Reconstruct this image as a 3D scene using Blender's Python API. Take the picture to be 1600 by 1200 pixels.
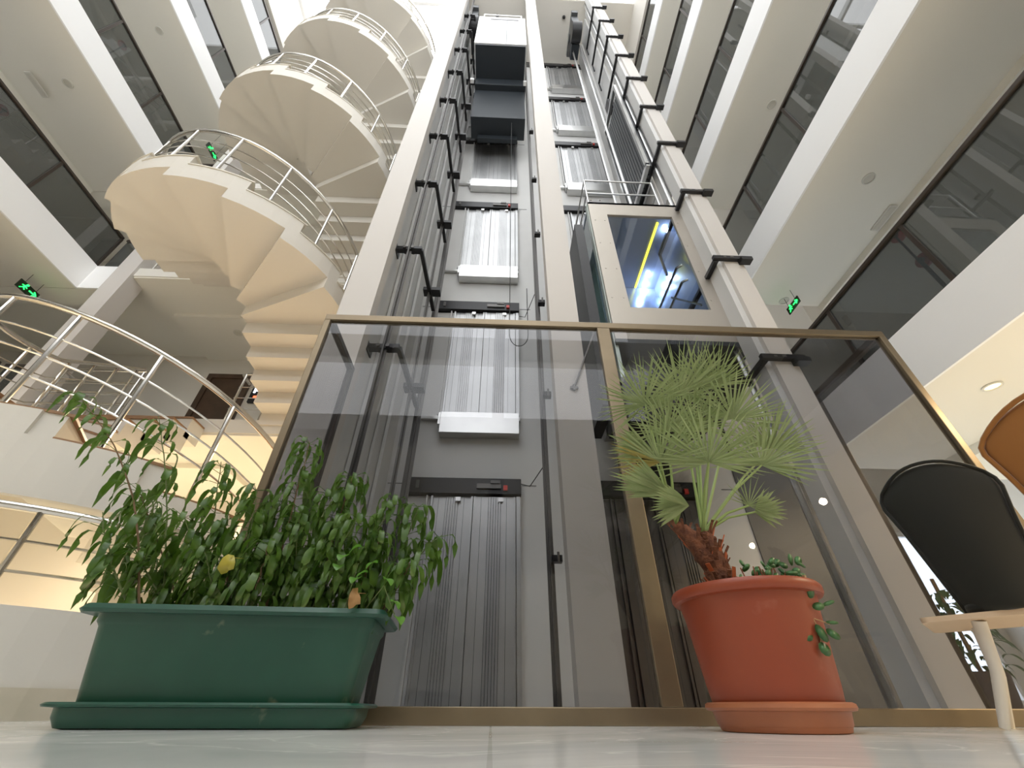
import bpy, math, random
from mathutils import Vector, Matrix
from math import sin, cos, pi, radians as RD

# ------------------------------------------------------------------ camera
F = 654.0; PITCH = RD(37.84); YAW = RD(-2.13); ROLL = RD(.22); CH = .056
SC = bpy.context.scene
for o in list(bpy.data.objects): bpy.data.objects.remove(o)
cam = bpy.data.cameras.new('camera'); camo = bpy.data.objects.new('camera', cam)
SC.collection.objects.link(camo); SC.camera = camo
cam.sensor_width = 36; cam.lens = F / 1600 * 36; cam.clip_start = .02; cam.clip_end = 200
RM = Matrix.Rotation(YAW, 3, 'Z') @ Matrix.Rotation(PITCH, 3, 'X') @ Matrix(((1, 0, 0), (0, 0, -1), (0, 1, 0))) @ Matrix.Rotation(ROLL, 3, 'Z')
camo.matrix_world = Matrix.Translation((0, 0, CH)) @ RM.to_4x4()
# ------------------------------------------------------------------ world and exposure
W = bpy.data.worlds.new('sky'); SC.world = W; W.use_nodes = True
bg = W.node_tree.nodes['Background']
bg.inputs[0].default_value = (.96, .98, 1.0, 1); bg.inputs[1].default_value = 4.2
SC.cycles.diffuse_bounces = 7; SC.cycles.max_bounces = 14; SC.cycles.transparent_max_bounces = 16
SC.view_settings.view_transform = 'Standard'; SC.view_settings.look = 'None'
SC.view_settings.gamma = 1; SC.view_settings.use_curve_mapping = False
SC.view_settings.exposure = 0.12
WARM = (1.0, .78, .50)
def area(name, loc, sx, sy, power, col, rot=(0, 0, 0)):
    l = bpy.data.lights.new(name, 'AREA'); l.shape = 'RECTANGLE'; l.size = sx; l.size_y = sy
    l.energy = power; l.color = col
    o = bpy.data.objects.new(name, l); SC.collection.objects.link(o); o.location = loc; o.rotation_euler = rot
    return o
# recessed ceiling downlights of the ground floor
LAMPS = [(4.97, y, 2.60) for y in (-3.6, -1.4, .9, 3.16)] + [(-8.6, y, 2.62) for y in (-3.6, -1.4, .9, 3.2)] + [(x, 6.1, 2.98) for x in (-5.2, -3.9, -2.6)]
def spot(loc, power, col, r=.05):
    l = bpy.data.lights.new('downlight_and_fill', 'SPOT'); l.energy = power; l.color = col; l.spot_size = RD(165); l.spot_blend = .6; l.shadow_soft_size = r
    o = bpy.data.objects.new('downlight_and_fill', l); SC.collection.objects.link(o); o.location = loc; return o
for p in LAMPS: spot((p[0], p[1], p[2] - .03), 230, WARM)
spot((-3.9, 4.5, 2.2), 90, (1, .80, .5))  # unseen warm fill lamp, added under the stair to brighten the wall there

# ------------------------------------------------------------------ helpers
def ray(px, py): return RM @ Vector(((px - 800) / F, (600 - py) / F, -1.0))
def atY(px, py, Y):
    r = ray(px, py); t = Y / r.y; return Vector((r.x * t, Y, CH + r.z * t))
def atZ(px, py, Z):
    r = ray(px, py); t = (Z - CH) / r.z; return Vector((r.x * t, r.y * t, Z))

class MB:
    def __init__(s): s.v = []; s.f = []; s.mi = []; s.cur = 0
    def add(s, vs, fs):
        n = len(s.v); s.v += [tuple(p) for p in vs]
        for f in fs: s.f.append([i + n for i in f]); s.mi.append(s.cur)
        return s
    def box(s, x0, x1, y0, y1, z0, z1):
        vs = [(x, y, z) for z in (z0, z1) for y in (y0, y1) for x in (x0, x1)]
        return s.add(vs, [(0, 2, 3, 1), (4, 5, 7, 6), (0, 1, 5, 4), (2, 6, 7, 3), (0, 4, 6, 2), (1, 3, 7, 5)])
    def bar(s, a, b, w, h, up=(0, 0, 1)):
        a = Vector(a); b = Vector(b); d = (b - a).normalized(); u = Vector(up)
        if abs(d.dot(u)) > .98: u = Vector((0, 1, 0))
        r = d.cross(u).normalized(); u = r.cross(d)
        vs = [p + r * (i * w / 2) + u * (j * h / 2) for p in (a, b) for i, j in ((-1, -1), (1, -1), (1, 1), (-1, 1))]
        return s.add(vs, [(3, 2, 1, 0), (4, 5, 6, 7), (0, 1, 5, 4), (1, 2, 6, 5), (2, 3, 7, 6), (3, 0, 4, 7)])
    def tube(s, pts, r, n=10, closed=False):
        pts = [Vector(p) for p in pts]; m = len(pts)
        if isinstance(r, (int, float)): r = [r] * m
        rings = []; prev = None
        for i, p in enumerate(pts):
            if closed: d = (pts[(i + 1) % m] - pts[i - 1])
            else: d = pts[min(i + 1, m - 1)] - pts[max(i - 1, 0)]
            d = d.normalized() if d.length > 1e-9 else Vector((0, 0, 1))
            if prev is None:
                u = Vector((0, 0, 1)) if abs(d.z) < .9 else Vector((1, 0, 0))
            else: u = prev
            u = (u - d * u.dot(d)).normalized(); prev = u; w = d.cross(u)
            rings.append([p + (u * cos(2 * pi * k / n) + w * sin(2 * pi * k / n)) * r[i] for k in range(n)])
        vs = [q for R_ in rings for q in R_]; fs = []
        for i in range(m if closed else m - 1):
            j = (i + 1) % m
            for k in range(n): fs.append((i * n + k, i * n + (k + 1) % n, j * n + (k + 1) % n, j * n + k))
        if not closed: fs += [tuple(range(n - 1, -1, -1)), tuple((m - 1) * n + k for k in range(n))]
        return s.add(vs, fs)
    def lathe(s, prof, c, n=48, z=0, close=False):
        vs = []; fs = []
        for r, h in prof:
            for k in range(n): a = 2 * pi * k / n; vs.append((c[0] + r * cos(a), c[1] + r * sin(a), z + h))
        m = len(prof)
        for i in range(m - 1 + (1 if close else 0)):
            j = (i + 1) % m
            for k in range(n): fs.append((i * n + k, i * n + (k + 1) % n, j * n + (k + 1) % n, j * n + k))
        if not close: fs += [tuple(range(n - 1, -1, -1)), tuple((m - 1) * n + k for k in range(n))]
        return s.add(vs, fs)
    def sector(s, c, r0, r1, a0, a1, z0, z1, n=5):
        vs = []; fs = []
        for i in range(n + 1):
            a = a0 + (a1 - a0) * i / n
            for r, z in ((r0, z0), (r1, z0), (r1, z1), (r0, z1)): vs.append((c[0] + r * cos(a), c[1] + r * sin(a), z))
        for i in range(n):
            for k in range(4):
                q = (i * 4 + k, i * 4 + (k + 1) % 4, i * 4 + 4 + (k + 1) % 4, i * 4 + 4 + k)
                fs.append(q)
        fs += [(0, 1, 2, 3), (n * 4 + 3, n * 4 + 2, n * 4 + 1, n * 4)]
        return s.add(vs, fs)
    def build(s, name, mat, parent=None, bevel=0, smooth=False, seg=2):
        me = bpy.data.meshes.new(name)
        off = parent.get('_o', (0, 0, 0)) if parent else (0, 0, 0)
        off = world_off(parent)
        me.from_pydata([(v[0] - off[0], v[1] - off[1], v[2] - off[2]) for v in s.v], [], s.f)
        mats = mat if isinstance(mat, (list, tuple)) else [mat]
        for m in mats: me.materials.append(m)
        if len(mats) > 1: me.polygons.foreach_set('material_index', s.mi)
        me.update()
        import bmesh
        b = bmesh.new(); b.from_mesh(me); bmesh.ops.recalc_face_normals(b, faces=b.faces); b.to_mesh(me); b.free()
        o = bpy.data.objects.new(name, me); SC.collection.objects.link(o)
        if parent: o.parent = parent
        if smooth:
            me.polygons.foreach_set('use_smooth', [True] * len(me.polygons))
            if smooth != 'all': me.set_sharp_from_angle(angle=RD(40))
        if bevel:
            md = o.modifiers.new('bevel', 'BEVEL'); md.width = bevel; md.segments = seg; md.limit_method = 'ANGLE'
        return o
def world_off(p):
    x = Vector((0, 0, 0))
    while p: x += p.location; p = p.parent
    return x
def tag(o, label, cat, group=None):
    o['label'] = label; o['category'] = cat
    if group: o['group'] = group
    return o
def thing(name, loc, label, cat, group=None):
    o = bpy.data.objects.new(name, None); SC.collection.objects.link(o); o.location = loc; o.empty_display_size = .1
    return tag(o, label, cat, group)
def struct(mb, name, mat, **k):
    o = mb.build(name, mat, **k); o['kind'] = 'structure'; return o
def copy_tree(o, loc=None, label=None, parent=None):
    c = o.copy(); SC.collection.objects.link(c); c.parent = parent
    if loc is not None: c.location = loc
    if label: c['label'] = label
    for ch in list(o.children): copy_tree(ch, parent=c)
    return c

# ------------------------------------------------------------------ materials
def mat(name, col, rough=.5, metal=0, spec=.5, emit=None, es=0, sheen=0, coat=0, noise=None, nscale=8, bump=0, bscale=60, trans=0, sub=0):
    m = bpy.data.materials.new(name); m.use_nodes = True; nt = m.node_tree; p = nt.nodes['Principled BSDF']
    p.inputs['Base Color'].default_value = (*col, 1); p.inputs['Roughness'].default_value = rough
    p.inputs['Metallic'].default_value = metal; p.inputs['Specular IOR Level'].default_value = spec
    if emit: p.inputs['Emission Color'].default_value = (*emit, 1); p.inputs['Emission Strength'].default_value = es
    if sheen: p.inputs['Sheen Weight'].default_value = sheen; p.inputs['Sheen Roughness'].default_value = .4
    if coat: p.inputs['Coat Weight'].default_value = coat
    tc = nt.nodes.new('ShaderNodeTexCoord')
    if noise:
        n = nt.nodes.new('ShaderNodeTexNoise'); n.inputs['Scale'].default_value = nscale; n.inputs['Detail'].default_value = 5
        nt.links.new(tc.outputs['Object'], n.inputs['Vector'])
        r = nt.nodes.new('ShaderNodeValToRGB'); r.color_ramp.elements[0].color = (*col, 1); r.color_ramp.elements[1].color = (*noise, 1)
        r.color_ramp.elements[0].position = .38; r.color_ramp.elements[1].position = .68
        nt.links.new(n.outputs['Fac'], r.inputs['Fac']); nt.links.new(r.outputs['Color'], p.inputs['Base Color'])
    if bump:
        n = nt.nodes.new('ShaderNodeTexNoise'); n.inputs['Scale'].default_value = bscale
        nt.links.new(tc.outputs['Object'], n.inputs['Vector'])
        b = nt.nodes.new('ShaderNodeBump'); b.inputs['Strength'].default_value = bump; b.inputs['Distance'].default_value = .01
        nt.links.new(n.outputs['Fac'], b.inputs['Height']); nt.links.new(b.outputs['Normal'], p.inputs['Normal'])
    return m
PAINT = mat('white_paint', (.68, .655, .60), .7, bump=.05, bscale=40)
PLASTER = mat('cream_plaster', (.67, .64, .585), .75, bump=.04, bscale=30)
CEIL = mat('ceiling_paint', (.74, .72, .655), .8, bump=.03, bscale=20)
BEAM = mat('beam_paint', (.86, .865, .87), .6)
COLM = mat('column_paint', (.58, .55, .52), .6, bump=.03, bscale=30)
SHAFT = mat('shaft_grey_paint', (.60, .60, .595), .6, noise=(.56, .56, .555), nscale=1.5)
DGPAINT = mat('reflection_darkened_grey', (.10, .10, .10), .5)  # grey wall, darkened further in colour to stand in for a dark glass reflection
STEEL = mat('brushed_steel', (.62, .62, .61), .28, 1, noise=(.55, .55, .55), nscale=3)
DOORS = mat('galvanised_door_steel', (.50, .505, .51), .40, .75, noise=(.44, .445, .45), nscale=2)
DOORD = mat('dark_door_steel', (.12, .11, .10), .3, .7)
CARST = mat('lift_car_steel', (.44, .405, .36), .42, .6)
CHROME = mat('polished_chrome', (.66, .64, .60), .16, 1)
BRONZE = mat('bronze_frame', (.205, .16, .105), .38, .7, noise=(.24, .19, .125), nscale=4)
BLACK = mat('black_steel', (.018, .018, .02), .4, .3)
DKGREY = mat('dark_grey_steel', (.09, .095, .10), .45, .5)
GUIDE = mat('guide_rail_steel', (.13, .125, .12), .42, .6)
BROWNST = mat('brown_stone_tread', (.25, .14, .07), .4, noise=(.33, .19, .10), nscale=12)
WOODD = mat('dark_brown_door', (.06, .035, .02), .4, noise=(.09, .05, .03), nscale=5)
RAILD = mat('dark_brown_rail', (.05, .038, .03), .4, .3)
TILE = mat('beige_baseboard_tile', (.52, .48, .38), .35, noise=(.58, .53, .43), nscale=6)
DARKBOX = mat('underside_black', (.022, .028, .035), .55, .2)
WHITEP = mat('white_panel', (.88, .88, .88), .4)
REDM = mat('red_plastic', (.55, .03, .02), .4)
RUBBER = mat('black_cable', (.02, .02, .02), .6)
FIXT = mat('fixture_plastic', (.60, .59, .54), .4)

def glass(name, tint, ior=1.5, extra=0.0):
    m = bpy.data.materials.new(name); m.use_nodes = True; nt = m.node_tree; nt.nodes.clear()
    out = nt.nodes.new('ShaderNodeOutputMaterial'); mx = nt.nodes.new('ShaderNodeMixShader')
    tr = nt.nodes.new('ShaderNodeBsdfTransparent'); gl = nt.nodes.new('ShaderNodeBsdfGlossy'); fr = nt.nodes.new('ShaderNodeFresnel')
    tr.inputs[0].default_value = (*tint, 1); gl.inputs['Roughness'].default_value = .0; fr.inputs[0].default_value = ior
    ma = nt.nodes.new('ShaderNodeMath'); ma.operation = 'ADD'; ma.inputs[1].default_value = extra; ma.use_clamp = True
    nt.links.new(fr.outputs[0], ma.inputs[0])
    ge = nt.nodes.new('ShaderNodeNewGeometry'); iv = nt.nodes.new('ShaderNodeMath'); iv.operation = 'SUBTRACT'; iv.inputs[0].default_value = 1
    mu = nt.nodes.new('ShaderNodeMath'); mu.operation = 'MULTIPLY'   # the reflection belongs to the outer face of the pane only
    nt.links.new(ge.outputs['Backfacing'], iv.inputs[1]); nt.links.new(ma.outputs[0], mu.inputs[0]); nt.links.new(iv.outputs[0], mu.inputs[1]); nt.links.new(mu.outputs[0], mx.inputs[0])
    nt.links.new(tr.outputs[0], mx.inputs[1]); nt.links.new(gl.outputs[0], mx.inputs[2]); nt.links.new(mx.outputs[0], out.inputs[0])
    return m
GSMOKE = glass('smoked_glass', (.76, .76, .77), 1.42)
GDARK = glass('dark_parapet_glass', (.50, .51, .51), 1.6, .05)
GCLEAR = glass('clear_glass', (.88, .92, .95), 1.45)

def greyed(m, f, col):
    nt = m.node_tree; out = nt.nodes['Material Output']; src = out.inputs[0].links[0].from_socket; mx = nt.nodes.new('ShaderNodeMixShader'); df = nt.nodes.new('ShaderNodeBsdfDiffuse')
    df.inputs[0].default_value = (*col, 1); mx.inputs[0].default_value = f; nt.links.new(src, mx.inputs[1]); nt.links.new(df.outputs[0], mx.inputs[2]); nt.links.new(mx.outputs[0], out.inputs[0])
greyed(GDARK, .22, (.14, .15, .145))
def floor_mat():
    m = mat('polished_marble_floor', (.86, .87, .85), .13, spec=.35); nt = m.node_tree; p = nt.nodes['Principled BSDF']
    tc = nt.nodes.new('ShaderNodeTexCoord'); n1 = nt.nodes.new('ShaderNodeTexNoise'); n1.inputs['Scale'].default_value = 1.0
    n1.inputs['Detail'].default_value = 8; n1.inputs['Distortion'].default_value = 1.6
    n2 = nt.nodes.new('ShaderNodeTexNoise'); n2.inputs['Scale'].default_value = 1.1; n2.inputs['Detail'].default_value = 6; n2.inputs['Distortion'].default_value = 2.5
    r = nt.nodes.new('ShaderNodeValToRGB'); e = r.color_ramp.elements
    e[0].position = .34; e[0].color = (.60, .62, .62, 1); e[1].position = .62; e[1].color = (.86, .865, .85, 1)
    v = nt.nodes.new('ShaderNodeValToRGB'); e = v.color_ramp.elements
    e[0].position = .485; e[0].color = (0, 0, 0, 1); e[1].position = .515; e[1].color = (0, 0, 0, 1)
    q = v.color_ramp.elements.new(.50); q.color = (1, 1, 1, 1)
    br = nt.nodes.new('ShaderNodeTexBrick'); br.offset = 0; br.inputs['Scale'].default_value = 1
    br.inputs['Brick Width'].default_value = 1.2; br.inputs['Row Height'].default_value = 1.2; br.inputs['Mortar Size'].default_value = .004
    br.inputs['Color1'].default_value = br.inputs['Color2'].default_value = (1, 1, 1, 1); br.inputs['Mortar'].default_value = (.82, .82, .80, 1)
    mx = nt.nodes.new('ShaderNodeMix'); mx.data_type = 'RGBA'; mx.inputs['B'].default_value = (.92, .92, .90, 1)
    ml = nt.nodes.new('ShaderNodeMix'); ml.data_type = 'RGBA'; ml.blend_type = 'MULTIPLY'; ml.inputs['Factor'].default_value = 1
    for n in (n1, n2, br): nt.links.new(tc.outputs['Object'], n.inputs['Vector'])
    nt.links.new(n1.outputs['Fac'], r.inputs['Fac']); nt.links.new(n2.outputs['Fac'], v.inputs['Fac'])
    nt.links.new(v.outputs['Color'], mx.inputs['Factor']); nt.links.new(r.outputs['Color'], mx.inputs['A'])
    nt.links.new(mx.outputs['Result'], ml.inputs['A']); nt.links.new(br.outputs['Color'], ml.inputs['B'])
    nt.links.new(ml.outputs['Result'], p.inputs['Base Color'])
    return m
FLOOR = floor_mat()

# ------------------------------------------------------------------ setting
XL, XR = -7.6, 4.29            # gallery edges
XWL, XWR = -11.5, 8.2          # outer walls
YF, YB, YE = -6.0, 7.4, 5.17   # front wall, back wall, lobby edge
ZT = 20.2; FH = 3.3
struct(MB().box(XWL, XWR, YF, YB + .2, -.2, 0), 'floor', FLOOR)
struct(MB().box(XWL - .2, XWL, YF, YB, 0, ZT), 'wall_left', PLASTER)
struct(MB().box(XWR, XWR + .2, YF, YB, 0, ZT), 'wall_right', PLASTER)
# back wall with a glazed opening on the right of the ground floor
bw = MB().box(XWL - .2, 3.7, YB, YB + .2, 0, ZT).box(7.9, XWR + .2, YB, YB + .2, 0, ZT).box(3.7, 7.9, YB, YB + .2, 2.62, ZT).box(3.7, 7.9, YB, YB + .2, 0, .12)
struct(bw, 'wall_back', PLASTER)
w1 = MB()
for x in (3.7, 5.1, 6.5, 7.85): w1.box(x, x + .05, YB + .02, YB + .1, .12, 2.62)
w1.box(3.7, 7.9, YB + .02, YB + .1, 2.55, 2.62).box(3.7, 7.9, YB + .02, YB + .1, .12, .18)
struct(w1, 'window_1', WHITEP)
pn = MB().box(3.7, 7.9, YB + .05, YB + .056, .15, 2.58); struct(pn, 'window_1_pane', GCLEAR)
# front wall: glazed facade behind the viewer
fw = MB()
for k in range(7): fw.box(XWL, XWR, YF - .3, YF, FH * k - (.7 if k else 0), FH * k + (.35 if k else .35))
for x in (-11.5, -7.8, -4.0, -.2, 3.6, 7.9): fw.box(x, x + .35, YF - .3, YF, 0, ZT)
fw.box(XWL, XWR, YF - .3, YF, 0, 6.95)
struct(fw, 'wall_front', CEIL)
# upper walls over the galleries (top floor closed) and shaft rear wall
struct(MB().box(XL - .25, XL, YF, YE, 17.65, ZT), 'wall_upper_left', PLASTER)
struct(MB().box(XR, XR + .25, YF, 5.0, 17.65, ZT), 'wall_upper_right', PLASTER)
struct(MB().box(-1.40, 3.12, 5.0, 5.16, 0, 19.4), 'wall_shaft_back', SHAFT)
struct(MB().box(3.12, XR, 5.0, 5.16, 2.65, ZT), 'wall_shaft_side', PLASTER)
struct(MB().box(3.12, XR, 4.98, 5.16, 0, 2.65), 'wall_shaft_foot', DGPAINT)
struct(MB().box(-1.52, -1.40, 3.1, 5.16, 0, 19.4), 'wall_shaft_left', SHAFT)
struct(MB().box(-1.9, XR, 3.2, YB, 19.3, 19.5), 'ceiling_shaft', PLASTER)
rf = MB()
for i in range(9): rf.box(XWL, XWR, YF + i * 1.2, YF + i * 1.2 + .10, ZT, ZT + .3)
for i in range(7): rf.box(XL + i * 1.98, XL + i * 1.98 + .10, YF, 4.4, ZT + .02, ZT + .25)
rf.box(XWL, XL, YF, YB, ZT, ZT + .2).box(XR, XWR, YF, YB, ZT, ZT + .2).box(XL, XR, 5.2, YB, ZT, ZT + .2)
struct(rf, 'ceiling_roof', WHITEP)

# gallery slabs : beam at the edge, floor, ceiling
for k in range(1, 6):
    z = FH * k; lo = z - (.65 if k > 1 else .60)
    lo = z - .62
    b = MB().box(XL - .03, XL, YF, YE, lo, z).box(XWL, XL - .03, YF, YE, z - .2, z)
    b.box(XL - .03, -6.86, YE - .02, YE + .01, lo, z)
    struct(b, 'trim_%d' % (2 * k - 1), BEAM)
    struct(MB().box(XWL, XL - .03, YF, YE, lo, lo + .1).box(XWL, -7.18, YE + .01, YE + .4, lo, lo + .1).box(XWL, -9.3, YF, YE, lo - .12, lo), 'ceiling_left_%d' % k, CEIL)
    lr = z - .65
    b = MB().box(XR, XR + .03, YF, 5.0, lr, z).box(XR + .03, XWR, YF, YE, z - .2, z)
    struct(b, 'trim_%d' % (2 * k), BEAM)
    struct(MB().box(XR + .03, XWR, YF, 5.0, lr, lr + .1).box(XR + 1.55, XWR, YF, 5.0, lr - .12, lr), 'ceiling_right_%d' % k, CEIL)
    # lobby behind the stair
    b = MB().box(-6.85, -1.9, YE, YE + .3, z - .22, z).box(XWL, -1.9, YE + .3, YB, z - .2, z)
    struct(b, 'floor_lobby_%d' % k, PAINT)
    struct(MB().box(XWL, -1.9, YE + .02, YB, z - .25, z - .2).box(-6.6, -4.2, YE + .9, YB, z - .33, z - .25), 'ceiling_lobby_%d' % k, CEIL)
# corner column + columns of the shaft
struct(MB().box(-7.18, -6.84, 5.12, 5.46, 0, 19.4), 'wall_column_corner', COLM)
YC = 2.95
for nm, x0, x1 in (('left', -1.655, -1.325), ('middle', .495, .79), ('right', 2.635, 2.86)):
    struct(MB().box(x0, x1, YC, YC + .16 if nm != 'left' else YC + .15, 0, 19.6 if nm != 'x' else 0), 'wall_column_' + nm, COLM)
struct(MB().box(-1.655, 2.86, 2.95, 3.11, 19.35, 19.7), 'trim_11', COLM)
struct(MB().box(2.57, 2.636, 3.0, 3.2, 0, 19.3), 'trim_12', SHAFT)

# ------------------------------------------------------------------ glass parapets of the galleries
ordn = ['lowest', 'second lowest', 'third from the bottom', 'fourth from the bottom', 'topmost']
def parapet(side, k):
    x = XL - .06 if side == 'left' else XR + .06
    z = FH * k; y1 = YE if side == 'left' else 4.98; zt = .93 if side == 'left' else 1.0
    t = thing('glass_parapet', (x, 0, z), 'dark tinted glass parapet along the %s gallery, %s of the five' % (side, ordn[k - 1]), 'balustrade', 'glass parapets along the galleries')
    MB().box(x - .035, x + .035, YF + .3, y1, z + zt - .05, z + zt).build('top_rail', RAILD, t, bevel=.008)
    ys = [-4.6, -3.2, -1.8, -.4, .9, 2.4, 3.65] if side == 'right' else [-4.6, -3.2, -1.6, .0, 1.5, 2.45, 3.68]
    a = YF + .3
    for yy in ys + [y1]:
        MB().box(x - .006, x + .006, a + .02, yy - .02, z + .02, z + zt - .05).build('pane', GDARK, t)
        MB().box(x - .025, x + .025, yy - .03, yy + .01, z, z + zt - .05).build('post', RAILD, t)
        a = yy
    return t
for k in range(1, 6):
    parapet('left', k); parapet('right', k)
# return piece in front of the corner column
t = None
for k in range(1, 6):
    z = FH * k
    t = thing('glass_parapet', (-7.3, YE, z), 'short dark glass parapet piece beside the corner column, %s' % ordn[k - 1], 'balustrade', 'short corner parapets')
    MB().box(-7.60, -7.2, YE + .03, YE + .09, z + .88, z + .93).build('top_rail', RAILD, t)
    MB().box(-7.59, -7.2, YE + .055, YE + .065, z + .01, z + .88).build('pane', GDARK, t)

# ------------------------------------------------------------------ staircase
CX, CY = -3.75, 4.07; R0, R1 = .35, 1.70; RS = FH / 18; TT = .27; DA = RD(22.5); TD = .27
def stair(k, solid=False):
    zb = FH * k
    m = MB(); tr = MB()
    sof = lambda n: zb + RS * n - TT
    dl = .09
    for n in range(1, 6):      # right straight flight, rises towards the viewer
        yb = CY + TD * (6 - n) + .08 * (n < 6); ya = yb - TD
        m.box(CX + R0, CX + R1, ya - dl, yb, sof(n), sof(n) + TT)
        tr.box(CX + R0 - .01, CX + R1 + .01, ya, yb + .02, sof(n) + TT, sof(n) + TT + .02)
    dth = RD(5.0); of = RD(4.5)
    for i in range(8):
        n = 6 + i
        m.sector((CX, CY), R0, R1, -DA * i + of, -DA * (i + 1) - (dth if i < 7 else 0) + of * (i < 7), sof(n), sof(n) + TT)
        tr.sector((CX, CY), R0 - .01, R1 + .01, -DA * i + RD(1) + of, -DA * (i + 1) + of, sof(n) + TT, sof(n) + TT + .02)
    for j in range(4):
        n = 14 + j; ya = CY + TD * j
        m.box(CX - R1, CX - R0, ya, ya + TD + (dl if j < 3 else 0.02), sof(n), sof(n) + TT)
        tr.box(CX - R1 - .01, CX - R0 + .01, ya - .02, ya + TD, sof(n) + TT, sof(n) + TT + .02)
    names = ['first', 'second', 'third', 'fourth', 'fifth']
    t = thing('spiral_staircase', (CX, CY, zb), 'cream winding stair flight with stepped underside and chrome railing, %s turn counted from the floor' % names[k], 'staircase', 'turns of the winding staircase')
    if solid:
        for i in range(8):
            n = 6 + i
            m.sector((CX, CY), R1 - .02, R1 + .03, -DA * i, -DA * (i + 1), 1.08, sof(n) + TT - .0, 6)
    m.build('concrete_flight', PLASTER if k else PAINT, t)
    tr.build('stone_treads', BROWNST if k == 0 else mat_tread, t)
    # railing
    r = t
    def P(s, h, rr=R1 - .07):
        # s in steps (1..18): position on the outer line
        if s < 6: return Vector((CX + rr, CY + TD * (6 - s), zb + RS * s + h))
        if s < 14: a = -DA * (s - 6); return Vector((CX + rr * cos(a), CY + rr * sin(a), zb + RS * s + h))
        return Vector((CX - rr, CY + TD * (s - 14), zb + RS * s + h))
    ss = [1.3 + .25 * i for i in range(int((17.8 - 1.3) / .25) + 1)]
    hr = [P(s, .84) for s in ss]
    MB().tube([P(1.3, .70)] + hr, .026, 12).build('handrail', CHROME, r, smooth=True)
    for h in (.21, .39, .57): MB().tube([P(s, h) for s in ss], .0085, 6).build('rod', CHROME, r, smooth=True)
    for i in range(17):
        s = 1.45 + i
        b = P(s, 0); b.z = zb + RS * math.floor(s) + .02
        MB().tube([b, P(s, .84)], .018, 8).build('post', CHROME, r, smooth=True)
    return t
mat_tread = mat('pale_stone_tread', (.62, .58, .50), .4)
for k in range(5): stair(k, k == 0)
# low curved parapet of the stair well on the ground floor
pw = MB().sector((CX, CY), 1.72, 1.86, RD(10), RD(-185), 0, .49, 40)
tw = thing('curved_low_wall', (CX, CY, 0), 'white curved low wall with chrome railing at the stair foot, tiled along its base', 'low wall')
pw.build('wall_body', PAINT, tw)
MB().sector((CX, CY), 1.855, 1.875, RD(10), RD(-185), 0, .135, 40).build('baseboard_tile', TILE, tw)
lr = tw
arc = lambda z, a0, a1, r=1.79: [(CX + r * cos(a0 + (a1 - a0) * i / 40), CY + r * sin(a0 + (a1 - a0) * i / 40), z) for i in range(41)]
MB().tube(arc(1.0, RD(-25), RD(-178)), .024, 10).build('handrail', CHROME, lr, smooth=True)
for z in (.66, .82): MB().tube(arc(z, RD(-25), RD(-178)), .0085, 6).build('rod', CHROME, lr, smooth=True)
for i in range(7):
    a = RD(-32 - 24 * i); p = (CX + 1.79 * cos(a), CY + 1.79 * sin(a))
    MB().tube([(p[0], p[1], .49), (p[0], p[1], 1.0)], .018, 8).build('post', CHROME, lr, smooth=True)
# lobby railings on floor 1 between the flights and to the left
def lobby_rail(x0, x1, z, label):
    r = thing('landing_railing', ((x0 + x1) / 2, YE + .1, z), label, 'railing', 'chrome railings of the landings')
    MB().tube([(x0, YE + .35, z + .9), (x0 + .02, YE + .12, z + .9), (x0 + .1, YE + .1, z + .9), (x1, YE + .1, z + .9)], .024, 10).build('handrail', CHROME, r, smooth=True)
    for h in (.25, .45, .65): MB().tube([(x0 + .05, YE + .1, z + h), (x1, YE + .1, z + h)], .0085, 6).build('rod', CHROME, r, smooth=True)
    n = max(2, int((x1 - x0) / .75) + 1)
    for i in range(n):
        x = x0 + .08 + (x1 - x0 - .12) * i / (n - 1)
        MB().tube([(x, YE + .1, z), (x, YE + .1, z + .9)], .018, 8).build('post', CHROME, r, smooth=True)
lobby_rail(-4.05, -3.45, FH, 'short chrome landing railing between the two stair flights, in front of the brown door')
lobby_rail(-6.8, -5.5, FH, 'chrome landing railing between corner column and stair on the first upper floor')
lobby_rail(-6.8, -5.5, FH * 2, 'chrome landing railing between corner column and stair on the second upper floor')
# brown door on floor 1 lobby + lift display
dd = MB().box(-6.35, -6.24, YB - .06, YB, FH, 5.83).box(-5.5, -5.39, YB - .06, YB, FH, 5.83).box(-6.24, -5.5, YB - .06, YB, 5.72, 5.83)
struct(dd, 'door_1', WOODD); struct(MB().box(-6.24, -5.5, YB - .03, YB, FH, 5.72), 'door_1_leaf', WOODD)
EW = mat('display_white_glow', (.1, .1, .1), .4, emit=(.75, .85, 1), es=6); ER = mat('display_red_glow', (.1, 0, 0), .4, emit=(1, .08, .03), es=5)
t = thing('lift_display', (-5.15, YB - .05, 5.4), 'small black display panel with glowing white and red digits beside the brown door', 'display')
MB().box(-5.27, -5.03, YB - .06, YB - .005, 5.10, 5.66).build('panel', BLACK, t)
MB().box(-5.22, -5.18, YB - .066, YB - .06, 5.34, 5.46).box(-5.12, -5.08, YB - .066, YB - .06, 5.34, 5.46).box(-5.22, -5.08, YB - .066, YB - .06, 5.38, 5.42).build('digits', EW, t)
MB().box(-5.18, -5.12, YB - .066, YB - .06, 5.53, 5.59).box(-5.18, -5.12, YB - .066, YB - .06, 5.20, 5.26).build('arrows', ER, t)

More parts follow.
